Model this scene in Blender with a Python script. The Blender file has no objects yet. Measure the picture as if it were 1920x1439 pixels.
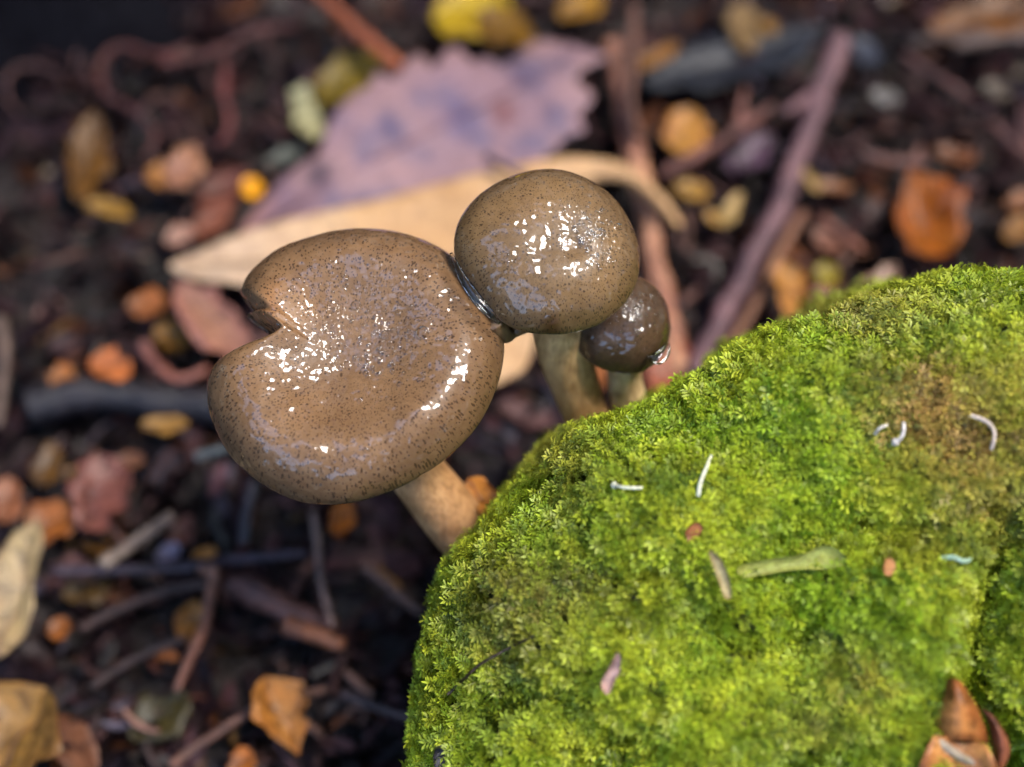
import bpy, bmesh, math, random
import numpy as np
from mathutils import Vector, Matrix

random.seed(7)
rng = np.random.default_rng(11)
scene = bpy.context.scene
COL = scene.collection

# ------------------------------------------------------------------ camera
PITCH = math.radians(62.0)
LENS, SENSOR = 50.0, 36.0
TARGET = np.array([0.0, 0.0, 0.115])
DIST = 0.335
FWD = np.array([0.0, math.cos(PITCH), -math.sin(PITCH)])
UP = np.array([0.0, math.sin(PITCH), math.cos(PITCH)])
RIGHT = np.array([1.0, 0.0, 0.0])
CAM = TARGET - FWD * DIST
cam_data = bpy.data.cameras.new('camera')
cam_data.lens, cam_data.sensor_width = LENS, SENSOR
cam_data.clip_start, cam_data.clip_end = 0.01, 200.0
cam_data.dof.use_dof = True
cam_data.dof.focus_distance = 0.328
cam_data.dof.aperture_fstop = 3.5
cam = bpy.data.objects.new('camera', cam_data)
cam.location = CAM
cam.rotation_euler = (math.pi / 2 - PITCH, 0, 0)
COL.objects.link(cam)
scene.camera = cam

# ------------------------------------------------------------------ light
SUN_DIR = Vector((0.42, 0.08, 0.90)).normalized()        # towards the sun
SUN_EL = math.asin(SUN_DIR.z)
SUN_AZ = math.atan2(SUN_DIR.x, SUN_DIR.y)
world = bpy.data.worlds.new('World')
scene.world = world
world.use_nodes = True
wn = world.node_tree.nodes
sky = wn.new('ShaderNodeTexSky')
sky.sky_type = 'NISHITA'
sky.sun_disc = False
sky.sun_elevation = SUN_EL
sky.sun_rotation = SUN_AZ
sky.air_density, sky.dust_density, sky.ozone_density = 1.0, 1.0, 1.0
wn['Background'].inputs['Strength'].default_value = 0.15
world.node_tree.links.new(sky.outputs[0], wn['Background'].inputs['Color'])
sun_data = bpy.data.lights.new('sun', 'SUN')
sun_data.energy = 0.55
sun_data.angle = math.radians(18)
sun_data.color = (1.0, 0.94, 0.84)
sun = bpy.data.objects.new('sun', sun_data)
sun.rotation_euler = SUN_DIR.to_track_quat('Z', 'Y').to_euler()
COL.objects.link(sun)

vs = scene.view_settings
vs.view_transform, vs.look, vs.gamma, vs.exposure = 'Standard', 'None', 1.0, 3.3
vs.use_curve_mapping = False
cy = scene.cycles
cy.use_denoising = True
cy.max_bounces, cy.diffuse_bounces, cy.glossy_bounces = 8, 3, 3
cy.transmission_bounces, cy.transparent_max_bounces = 6, 6
cy.caustics_reflective = cy.caustics_refractive = False
cy.sample_clamp_indirect = 4.0

# ------------------------------------------------------------------ helpers
PXW = SENSOR / LENS / 1920.0


def ray(px, py):
    return FWD + (px - 960.0) * PXW * RIGHT + (719.5 - py) * PXW * UP


def P(px, py, d):                        # a point at depth d along the view axis
    return CAM + d * ray(px, py)


def G(px, py, z):                        # a point on the level plane at height z
    r = ray(px, py)
    return CAM + r * ((z - CAM[2]) / r[2])


def lin(r, g, b, k=1.0):
    def f(c):
        c /= 255.0
        return (c / 12.92 if c <= 0.04045 else ((c + 0.055) / 1.055) ** 2.4) * k
    return np.array([f(r), f(g), f(b)])


def _hash(ix, iy, iz, seed):
    h = (ix * 374761393 + iy * 668265263 + iz * 2147483647 + seed * 1274126177) & 0xFFFFFFFF
    h = ((h ^ (h >> 13)) * 1274126177) & 0xFFFFFFFF
    h = ((h ^ (h >> 15)) * 2246822519) & 0xFFFFFFFF
    return ((h ^ (h >> 16)) & 0xFFFFFF) / float(0xFFFFFF)


def vnoise(p, seed=0):                   # value noise, -1 .. 1
    p = np.asarray(p, float)
    i = np.floor(p).astype(np.int64)
    f = p - i
    f = f * f * (3 - 2 * f)
    out = 0
    for dx in (0, 1):
        for dy in (0, 1):
            for dz in (0, 1):
                w = ((f[..., 0] if dx else 1 - f[..., 0]) * (f[..., 1] if dy else 1 - f[..., 1])
                     * (f[..., 2] if dz else 1 - f[..., 2]))
                out = out + w * _hash(i[..., 0] + dx, i[..., 1] + dy, i[..., 2] + dz, seed)
    return out * 2 - 1


def fbm(p, octaves=3, seed=0):
    p = np.asarray(p, float)
    s, a, t = 0, 1.0, 0
    for o in range(octaves):
        s = s + a * vnoise(p * 2 ** o + 17.3 * o, seed + o)
        t += a
        a *= 0.5
    return s / t


def sstep(a, b, x):
    t = np.clip((x - a) / (b - a), 0, 1)
    return t * t * (3 - 2 * t)


def spline(pts, n, closed=False):        # Catmull-Rom through pts, n samples
    pts = np.asarray(pts, float)
    m = len(pts)
    if closed:
        t = np.linspace(0, m, n, endpoint=False)
        g = lambda k: pts[k % m]
    else:
        t = np.linspace(0, m - 1, n)
        g = lambda k: pts[np.clip(k, 0, m - 1)]
    k = np.minimum(np.floor(t).astype(int), m - 1 if closed else m - 2)
    f = (t - k)[:, None]
    p0, p1, p2, p3 = g(k - 1), g(k), g(k + 1), g(k + 2)
    return 0.5 * (2 * p1 + (p2 - p0) * f + (2 * p0 - 5 * p1 + 4 * p2 - p3) * f ** 2 + (3 * p1 - p0 - 3 * p2 + p3) * f ** 3)


def mesh_obj(name, verts, faces, mat, parent=None, cols=None, smooth=True, world=True):
    me = bpy.data.meshes.new(name)
    verts = np.asarray(verts, float)
    loc = np.zeros(3)
    if world and parent is not None:
        loc = np.array(parent.location)
    elif world:
        loc = verts.mean(0)
        loc[2] = verts[:, 2].min()
    v = verts - loc if world else verts
    me.from_pydata(v.tolist(), [], faces if isinstance(faces, list) else faces.tolist())
    if smooth:
        me.polygons.foreach_set('use_smooth', np.ones(len(me.polygons), bool))
    if cols is not None:
        c = np.ones((len(v), 4))
        c[:, :3] = cols
        at = me.color_attributes.new('col', 'FLOAT_COLOR', 'POINT')
        at.data.foreach_set('color', c.ravel())
    me.materials.append(mat)
    me.update()
    o = bpy.data.objects.new(name, me)
    COL.objects.link(o)
    if parent is not None:
        o.parent = parent
    elif world:
        o.location = loc
    return o


def empty(name, loc):
    o = bpy.data.objects.new(name, None)
    o.empty_display_size = 0.005
    o.location = loc
    COL.objects.link(o)
    return o


def tag(o, label=None, cat=None, group=None, kind=None):
    if label:
        o['label'] = label
    if cat:
        o['category'] = cat
    if group:
        o['group'] = group
    if kind:
        o['kind'] = kind
    return o


def grid_faces(nu, nv, close_v=False, off=0):
    f = []
    for i in range(nu - 1):
        for j in range(nv if close_v else nv - 1):
            j2 = (j + 1) % nv
            f.append((off + i * nv + j, off + i * nv + j2, off + (i + 1) * nv + j2, off + (i + 1) * nv + j))
    return f


def tube(path, radii, n=10, rough=0.0, seed=0, flat=1.0):
    """vertices and faces of a closed tapered tube through world points"""
    path = np.asarray(path, float)
    m = len(path)
    radii = np.broadcast_to(np.asarray(radii, float), (m,))
    tan = np.gradient(path, axis=0)
    tan /= np.linalg.norm(tan, axis=1)[:, None] + 1e-12
    ref = np.array([0.31, 0.17, 0.93])
    a = np.cross(tan, ref)
    a /= np.linalg.norm(a, axis=1)[:, None]
    b = np.cross(tan, a)
    th = np.linspace(0, 2 * math.pi, n, endpoint=False)
    ring = (a[:, None, :] * np.cos(th)[None, :, None] + b[:, None, :] * np.sin(th)[None, :, None] * flat)
    v = path[:, None, :] + ring * radii[:, None, None]
    if rough:
        k = 1 + rough * fbm(v / (radii.mean() * 2.2), 3, seed)
        v = path[:, None, :] + ring * radii[:, None, None] * k[..., None]
    v = v.reshape(-1, 3)
    f = grid_faces(m, n, True)
    v = np.vstack([v, path[0], path[-1]])
    for j in range(n):
        f.append((m * n, (j + 1) % n, j))
        f.append((m * n + 1, (m - 1) * n + j, (m - 1) * n + (j + 1) % n))
    return v, f


# ------------------------------------------------------------------ node materials
class Mat:
    def __init__(self, name):
        self.m = bpy.data.materials.new(name)
        self.m.use_nodes = True
        self.nt = self.m.node_tree
        self.n = self.nt.nodes
        self.bsdf = self.n['Principled BSDF']

    def new(self, t, **kw):
        nd = self.n.new(t)
        for k, v in kw.items():
            setattr(nd, k, v)
        return nd

    def link(self, a, b):
        self.nt.links.new(a, b)

    def val(self, nd, **kw):
        for k, v in kw.items():
            nd.inputs[k.replace('_', ' ')].default_value = v
        return nd

    def noise(self, scale, detail=3, vec=None, rough=0.55):
        nd = self.val(self.new('ShaderNodeTexNoise'), Scale=scale, Detail=detail, Roughness=rough)
        if vec is not None:
            self.link(vec, nd.inputs['Vector'])
        return nd

    def ramp(self, src, stops):
        nd = self.new('ShaderNodeValToRGB')
        e = nd.color_ramp.elements
        while len(e) < len(stops):
            e.new(0.5)
        for el, (p, c) in zip(e, stops):
            el.position = p
            el.color = (*c, 1) if len(c) == 3 else c
        self.link(src, nd.inputs[0])
        return nd

    def mix(self, fac, a, b, mode='MIX'):
        nd = self.new('ShaderNodeMix', data_type='RGBA', blend_type=mode)
        for sock, x in ((nd.inputs[0], fac), (nd.inputs[6], a), (nd.inputs[7], b)):
            if hasattr(x, 'links'):
                self.link(x, sock)
            elif sock.type == 'RGBA':
                sock.default_value = (*x, 1)
            else:
                sock.default_value = x
        return nd.outputs[2]

    def math(self, op, a, b=None, clamp=False):
        nd = self.new('ShaderNodeMath', operation=op, use_clamp=clamp)
        for k, x in ((0, a), (1, b)):
            if x is None:
                continue
            if hasattr(x, 'links'):
                self.link(x, nd.inputs[k])
            else:
                nd.inputs[k].default_value = x
        return nd.outputs[0]

    def bump(self, h, strength, dist, normal=None):
        nd = self.val(self.new('ShaderNodeBump'), Strength=strength, Distance=dist)
        self.link(h, nd.inputs['Height'])
        if normal is not None:
            self.link(normal, nd.inputs['Normal'])
        return nd.outputs[0]


def obj_coord(M):
    return M.new('ShaderNodeTexCoord').outputs['Object']


def attr(M, name='col'):
    return M.new('ShaderNodeAttribute', attribute_name=name).outputs['Color']


def leaf_material(name, rough=0.42, transl=0.25, spot=(0.25, 0.17, 0.12), spec=0.3, lo=0.45):
    M = Mat(name)
    oc = obj_coord(M)
    c = attr(M)
    n1 = M.noise(260, 4, oc)
    n2 = M.noise(1400, 3, oc)
    blot = M.ramp(n1.outputs[0], [(0.36, (lo, lo * .95, lo * .94)), (0.52, (1, 1, 1)), (0.75, (1.2, 1.12, 1.0))])
    c1 = M.mix(1.0, c, blot.outputs[0], 'MULTIPLY')
    fine = M.ramp(n2.outputs[0], [(0.3, (0.72, 0.7, 0.68)), (0.6, (1.08, 1.08, 1.08))])
    c2 = M.mix(1.0, c1, fine.outputs[0], 'MULTIPLY')
    sp = M.ramp(M.noise(520, 1, oc).outputs[0], [(0.70, (0, 0, 0)), (0.76, (1, 1, 1))])
    c3 = M.mix(M.math('MULTIPLY', sp.outputs[0], 0.8), c2, M.mix(1.0, c2, spot, 'MULTIPLY'))
    M.link(c3, M.bsdf.inputs['Base Color'])
    M.val(M.bsdf, Roughness=rough)
    M.bsdf.inputs['Specular IOR Level'].default_value = spec
    M.link(M.bump(n1.outputs[0], 0.6, 0.0012), M.bsdf.inputs['Normal'])
    tr = M.new('ShaderNodeBsdfTranslucent')
    M.link(c3, tr.inputs[0])
    mx = M.new('ShaderNodeMixShader')
    mx.inputs[0].default_value = transl
    M.link(M.bsdf.outputs[0], mx.inputs[1])
    M.link(tr.outputs[0], mx.inputs[2])
    M.link(mx.outputs[0], M.n['Material Output'].inputs['Surface'])
    return M.m


def bark_material(name, rough=0.45, spec=0.4):
    M = Mat(name)
    oc = obj_coord(M)
    c = attr(M)
    n1 = M.noise(420, 5, oc, 0.65)
    n2 = M.noise(90, 3, oc)
    a = M.ramp(n1.outputs[0], [(0.32, (0.30, 0.28, 0.28)), (0.5, (0.9, 0.9, 0.9)), (0.72, (1.5, 1.45, 1.4))])
    b = M.ramp(n2.outputs[0], [(0.3, (0.6, 0.55, 0.6)), (0.65, (1.25, 1.2, 1.15))])
    cc = M.mix(1.0, M.mix(1.0, c, a.outputs[0], 'MULTIPLY'), b.outputs[0], 'MULTIPLY')
    M.link(cc, M.bsdf.inputs['Base Color'])
    M.val(M.bsdf, Roughness=rough)
    M.bsdf.inputs['Specular IOR Level'].default_value = spec
    M.link(M.bump(n1.outputs[0], 0.8, 0.0015), M.bsdf.inputs['Normal'])
    return M.m


def soil_material():
    M = Mat('soil')
    oc = obj_coord(M)
    n1 = M.noise(130, 6, oc, 0.7)
    n2 = M.noise(25, 3, oc)
    a = M.ramp(n1.outputs[0], [(0.3, (0.005, 0.003, 0.003)), (0.5, (0.014, 0.009, 0.008)), (0.7, (0.035, 0.021, 0.019))])
    b = M.ramp(n2.outputs[0], [(0.35, (0.7, 0.7, 0.75)), (0.65, (1.2, 1.1, 1.0))])
    M.link(M.mix(1.0, a.outputs[0], b.outputs[0], 'MULTIPLY'), M.bsdf.inputs['Base Color'])
    M.val(M.bsdf, Roughness=0.55)
    M.link(M.bump(n1.outputs[0], 1.0, 0.004), M.bsdf.inputs['Normal'])
    return M.m


def cap_material(name, base, dark, fleck, sy=34.0, sx=46.0, slime=1.0):
    """brown cap skin with radial dark flecks under a thin wet film"""
    M = Mat(name)
    oc = obj_coord(M)
    sep = M.new('ShaderNodeSeparateXYZ')
    M.link(oc, sep.inputs[0])
    flat = M.new('ShaderNodeCombineXYZ')
    M.link(sep.outputs[0], flat.inputs[0])
    M.link(sep.outputs[1], flat.inputs[1])
    ln = M.new('ShaderNodeVectorMath', operation='LENGTH')
    M.link(flat.outputs[0], ln.inputs[0])
    nz = M.new('ShaderNodeVectorMath', operation='NORMALIZE')
    M.link(flat.outputs[0], nz.inputs[0])
    r = M.math('ADD', ln.outputs['Value'], 0.004)
    lg = M.math('LOGARITHM', r, math.e)
    sc = M.new('ShaderNodeVectorMath', operation='SCALE')
    M.link(nz.outputs[0], sc.inputs[0])
    sc.inputs['Scale'].default_value = sx
    cmb = M.new('ShaderNodeCombineXYZ')
    M.link(M.math('MULTIPLY', lg, sy), cmb.inputs[2])
    add = M.new('ShaderNodeVectorMath', operation='ADD')
    M.link(sc.outputs[0], add.inputs[0])
    M.link(cmb.outputs[0], add.inputs[1])
    wob = M.noise(900, 2, oc)
    wv = M.new('ShaderNodeVectorMath', operation='MULTIPLY_ADD')
    M.link(wob.outputs['Color'], wv.inputs[0])
    wv.inputs[1].default_value = (0.7, 0.7, 0.7)
    M.link(add.outputs[0], wv.inputs[2])
    vo = M.new('ShaderNodeTexVoronoi', feature='F1')
    vo.inputs['Scale'].default_value = 1.0
    M.link(wv.outputs[0], vo.inputs['Vector'])
    csep = M.new('ShaderNodeSeparateColor')
    M.link(vo.outputs['Color'], csep.inputs[0])
    size = M.math('MULTIPLY_ADD', csep.outputs[0], 0.40)
    size.node.inputs[2].default_value = 0.10
    f1 = M.math('SUBTRACT', size, vo.outputs['Distance'])
    f1 = M.math('MULTIPLY', f1, 9.0, clamp=True)
    vo2 = M.new('ShaderNodeTexVoronoi', feature='F1')
    vo2.inputs['Scale'].default_value = 1150
    M.link(oc, vo2.inputs['Vector'])
    c2 = M.new('ShaderNodeSeparateColor')
    M.link(vo2.outputs['Color'], c2.inputs[0])
    f2 = M.math('MULTIPLY', M.math('SUBTRACT', M.math('MULTIPLY', c2.outputs[0], 0.42), vo2.outputs['Distance']), 8.0, clamp=True)
    fl = M.math('MAXIMUM', f1, f2)
    big = M.noise(110, 3, oc)
    mid = M.noise(700, 3, oc)
    tone = M.ramp(big.outputs[0], [(0.3, (0.78, 0.76, 0.74)), (0.7, (1.18, 1.16, 1.12))])
    c = M.mix(1.0, M.mix(mid.outputs[0], dark, base), tone.outputs[0], 'MULTIPLY')
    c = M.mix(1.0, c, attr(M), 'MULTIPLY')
    c = M.mix(M.math('MULTIPLY', fl, 0.75), c, fleck)
    M.link(c, M.bsdf.inputs['Base Color'])
    M.val(M.bsdf, Roughness=0.42)
    M.bsdf.inputs['Specular IOR Level'].default_value = 0.15
    M.bsdf.inputs['Coat Weight'].default_value = 1.0
    M.bsdf.inputs['Coat Roughness'].default_value = 0.03
    M.bsdf.inputs['Coat IOR'].default_value = 1.4
    # the film: broad pools, small ripples and a bubbly patch (alpha of nothing: vertex attribute 'wet')
    wet = M.new('ShaderNodeAttribute', attribute_name='wet').outputs['Fac']
    w1 = M.noise(170, 2, oc)
    w2 = M.noise(620, 2, oc)
    w3 = M.new('ShaderNodeTexVoronoi', feature='SMOOTH_F1')
    w3.inputs['Scale'].default_value = 900
    M.link(oc, w3.inputs['Vector'])
    nb = M.bump(w1.outputs[0], 0.5 * slime, 0.0035)
    nb = M.bump(w2.outputs[0], 0.07 * slime, 0.0006, nb)
    h3 = M.math('MULTIPLY', w3.outputs['Distance'], wet)
    nb = M.bump(h3, 1.0, 0.0014, nb)
    M.link(nb, M.bsdf.inputs['Coat Normal'])
    M.link(M.bump(mid.outputs[0], 0.2, 0.0006), M.bsdf.inputs['Normal'])
    return M.m


def stem_material():
    M = Mat('stem_flesh')
    oc = obj_coord(M)
    mp = M.new('ShaderNodeMapping')
    mp.inputs['Scale'].default_value = (900, 900, 120)
    M.link(oc, mp.inputs[0])
    fib = M.noise(1.0, 4, mp.outputs[0])
    n1 = M.noise(150, 3, oc)
    a = M.ramp(fib.outputs[0], [(0.3, (0.62, 0.56, 0.5)), (0.6, (1.05, 1.03, 1.0))])
    b = M.ramp(n1.outputs[0], [(0.3, (0.7, 0.62, 0.52)), (0.65, (1.15, 1.12, 1.08))])
    c = M.mix(1.0, M.mix(1.0, attr(M), a.outputs[0], 'MULTIPLY'), b.outputs[0], 'MULTIPLY')
    M.link(c, M.bsdf.inputs['Base Color'])
    M.val(M.bsdf, Roughness=0.5)
    M.bsdf.inputs['Subsurface Weight'].default_value = 0.15
    M.bsdf.inputs['Subsurface Radius'].default_value = (0.003, 0.0018, 0.001)
    M.bsdf.inputs['Subsurface Scale'].default_value = 1.0
    M.link(M.bump(fib.outputs[0], 0.4, 0.0008), M.bsdf.inputs['Normal'])
    return M.m


def moss_material():
    M = Mat('moss_leaflets')
    c = attr(M)
    n = M.noise(700, 2, obj_coord(M))
    t = M.ramp(n.outputs[0], [(0.3, (0.75, 0.75, 0.7)), (0.7, (1.2, 1.2, 1.1))])
    cc = M.mix(1.0, c, t.outputs[0], 'MULTIPLY')
    M.link(cc, M.bsdf.inputs['Base Color'])
    M.val(M.bsdf, Roughness=0.45)
    M.bsdf.inputs['Specular IOR Level'].default_value = 0.35
    tr = M.new('ShaderNodeBsdfTranslucent')
    M.link(cc, tr.inputs[0])
    mx = M.new('ShaderNodeMixShader')
    mx.inputs[0].default_value = 0.45
    M.link(M.bsdf.outputs[0], mx.inputs[1])
    M.link(tr.outputs[0], mx.inputs[2])
    M.link(mx.outputs[0], M.n['Material Output'].inputs['Surface'])
    return M.m


def water_material():
    """thin clear film of water or slime: seen through, bright where it mirrors the sky"""
    M = Mat('water')
    M.n.remove(M.bsdf)
    n = M.noise(900, 2, obj_coord(M))
    nb = M.bump(n.outputs[0], 0.2, 0.0005)
    tr = M.new('ShaderNodeBsdfTransparent')
    tr.inputs[0].default_value = (0.93, 0.92, 0.90, 1)
    gl = M.new('ShaderNodeBsdfGlossy')
    gl.inputs['Roughness'].default_value = 0.03
    M.link(nb, gl.inputs['Normal'])
    fr = M.val(M.new('ShaderNodeFresnel'), IOR=1.36)
    M.link(nb, fr.inputs['Normal'])
    mx = M.new('ShaderNodeMixShader')
    M.link(fr.outputs[0], mx.inputs[0])
    M.link(tr.outputs[0], mx.inputs[1])
    M.link(gl.outputs[0], mx.inputs[2])
    M.link(mx.outputs[0], M.n['Material Output'].inputs['Surface'])
    return M.m


def log_material():
    M = Mat('wet_dark_wood')
    oc = obj_coord(M)
    n1 = M.noise(240, 5, oc, 0.65)
    a = M.ramp(n1.outputs[0], [(0.3, (0.010, 0.012, 0.006)), (0.55, (0.030, 0.034, 0.012)), (0.75, (0.07, 0.065, 0.03))])
    M.link(a.outputs[0], M.bsdf.inputs['Base Color'])
    M.val(M.bsdf, Roughness=0.6)
    M.link(M.bump(n1.outputs[0], 1.0, 0.003), M.bsdf.inputs['Normal'])
    return M.m


LEAF = leaf_material('dead_leaf')
LEAFP = leaf_material('dead_leaf_papery', 0.5, 0.3, (0.8, 0.75, 0.72), 0.3, 0.85)
CRUMB = leaf_material('crumbled_leaf', 0.45, 0.1, (0.3, 0.25, 0.2), 0.12)
BARK = bark_material('wet_bark', 0.38)
DRYBARK = bark_material('rough_dark_bark', 0.9, 0.05)
SOIL = soil_material()
WATER = water_material()
STEM = stem_material()

# ------------------------------------------------------------------ ground


def ground_z(x, y):
    p = np.stack([np.asarray(x, float), np.asarray(y, float), np.zeros_like(np.asarray(x, float))], -1)
    return 0.006 * fbm(p / 0.06, 3, 5) + 0.003 * vnoise(p / 0.012, 9) - 0.004


def build_ground():
    fine = np.arange(-0.42, 0.4201, 0.005)
    far = np.array([0.5, 0.65, 0.9, 1.4, 2.5, 5, 12, 40, 120])
    xs = np.concatenate([-far[::-1], fine, far])
    ys = xs + 0.08
    X, Y = np.meshgrid(xs, ys, indexing='ij')
    Z = ground_z(X, Y)
    v = np.stack([X, Y, Z], -1).reshape(-1, 3)
    o = mesh_obj('ground', v, grid_faces(len(xs), len(ys)), SOIL, world=False)
    tag(o, 'dark damp forest soil under the leaf litter', 'soil', kind='structure')


build_ground()

# ------------------------------------------------------------------ loose crumbs of litter (uncountable)


def build_crumbs(n=15000):
    x = rng.uniform(-0.29, 0.29, n)
    y = rng.uniform(-0.16, 0.44, n)
    z = ground_z(x, y) + rng.uniform(0.0, 0.010, n)
    L = np.exp(rng.normal(math.log(0.0070), 0.6, n)).clip(0.0018, 0.022)
    yaw = rng.uniform(0, 2 * math.pi, n)
    pit = rng.normal(0, 0.38, n)
    rol = rng.normal(0, 0.55, n)
    pal = np.array([[.007, .004, .005], [.016, .008, .010], [.034, .016, .019], [.064, .029, .034], [.105, .050, .050],
                    [.16, .092, .085], [.11, .040, .018], [.10, .09, .095], [.26, .14, .05], [.30, .24, .17], [.07, .06, .085]])
    w = np.array([.24, .24, .19, .12, .06, .025, .07, .022, .016, .010, .05])
    k = rng.choice(len(pal), n, p=w / w.sum())
    L[(k == 5) | (k >= 7) & (k <= 9)] = L[(k == 5) | (k >= 7) & (k <= 9)].clip(0, .0075)
    W = L * rng.uniform(0.18, 0.75, n)
    thin = rng.random(n) < 0.26
    L[thin] *= 2.0
    W[thin] = rng.uniform(0.0004, 0.0010, thin.sum())
    base = pal[k] * rng.uniform(0.35, 1.0, n)[:, None]
    # a 3 x 3 bent chip
    s, t = np.meshgrid([-1, 0, 1], [-1, 0, 1], indexing='ij')
    s, t = s.ravel(), t.ravel()
    wid = np.where(s == 0, 1.0, 0.55)
    lx = 0.5 * L[:, None] * s
    ly = 0.5 * W[:, None] * t * wid * rng.uniform(0.6, 1.3, (n, 9))
    lz = (rng.normal(0.0, 0.16, n)[:, None] * L[:, None] * s ** 2 + rng.normal(0, 0.25, n)[:, None] * W[:, None] * t ** 2
          + rng.normal(0, 0.05, (n, 9)) * L[:, None])
    cp, sp, cr, sr, cyw, syw = np.cos(pit), np.sin(pit), np.cos(rol), np.sin(rol), np.cos(yaw), np.sin(yaw)
    ly2 = ly * cr[:, None] - lz * sr[:, None]
    lz2 = ly * sr[:, None] + lz * cr[:, None]
    lx3 = lx * cp[:, None] - lz2 * sp[:, None]
    lz3 = lx * sp[:, None] + lz2 * cp[:, None]
    v = np.stack([x[:, None] + lx3 * cyw[:, None] - ly2 * syw[:, None],
                  y[:, None] + lx3 * syw[:, None] + ly2 * cyw[:, None], z[:, None] + lz3 + 0.001], -1)
    q = np.array([[0, 1, 4, 3], [1, 2, 5, 4], [3, 4, 7, 6], [4, 5, 8, 7]])
    f = (q[None] + 9 * np.arange(n)[:, None, None]).reshape(-1, 4)
    o = mesh_obj('leaf_litter', v.reshape(-1, 3), f, CRUMB, cols=np.repeat(base, 9, 0), world=False)
    tag(o, 'crumbled dark brown and purple leaf litter covering the forest floor', 'leaf litter', kind='stuff')


build_crumbs()


def build_shreds(n=2600):
    """shreds of bark and leaf stalk, curved strips tangled in the litter"""
    m = 7
    x, y = rng.uniform(-0.27, 0.27, n), rng.uniform(-0.12, 0.42, n)
    L = np.exp(rng.normal(math.log(0.017), 0.45, n)).clip(.006, .045)
    W = rng.uniform(.0005, .0017, n)
    yaw, cur = rng.uniform(0, 2 * math.pi, n), rng.normal(0, .9, n)
    t = np.linspace(-.5, .5, m)
    a = yaw[:, None] + cur[:, None] * t[None] * 2
    cx = np.cumsum(np.cos(a), 1) * (L / m)[:, None]
    cy_ = np.cumsum(np.sin(a), 1) * (L / m)[:, None]
    cx += (x - cx.mean(1))[:, None]
    cy_ += (y - cy_.mean(1))[:, None]
    cz = ground_z(cx, cy_) + rng.uniform(.004, .013, n)[:, None] + rng.normal(0, .12, n)[:, None] * t[None] * L[:, None] + .10 * L[:, None] * np.cos(t * math.pi)[None] * rng.uniform(-.3, 1, n)[:, None]
    sx, sy = -np.sin(a), np.cos(a)
    tw = rng.uniform(-.8, .8, n)[:, None]
    w = W[:, None] * (1 - 1.2 * t[None] ** 2)
    c = np.stack([cx, cy_, cz], -1)
    sd = np.stack([sx * np.cos(tw), sy * np.cos(tw), np.sin(tw) * np.ones_like(sx)], -1) * w[..., None]
    up = np.array([0, 0, 1.0]) * (w * .5)[..., None]
    v = np.stack([c - sd, c + up, c + sd, c - up], 2).reshape(-1, 3)
    q = []
    for i in range(m - 1):
        for j in range(4):
            q.append((i * 4 + j, i * 4 + (j + 1) % 4, (i + 1) * 4 + (j + 1) % 4, (i + 1) * 4 + j))
    f = (np.array(q)[None] + 4 * m * np.arange(n)[:, None, None]).reshape(-1, 4)
    pal = np.array([[.03, .018, .018], [.07, .036, .036], [.13, .068, .060], [.20, .11, .085], [.10, .034, .022], [.12, .11, .10], [.05, .04, .055]])
    base = pal[rng.choice(len(pal), n, p=[.28, .24, .14, .07, .12, .05, .10])] * rng.uniform(.6, 1.2, n)[:, None]
    o = mesh_obj('bark_shreds', v, f, CRUMB, cols=np.repeat(base, 4 * m, 0), world=False)
    tag(o, 'tangled shreds of brown and plum bark and stalks among the leaf litter', 'bark shreds', kind='stuff')


build_shreds()

# ------------------------------------------------------------------ leaves and twigs on the floor
KL = 0.54       # photograph colour -> base colour


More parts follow.
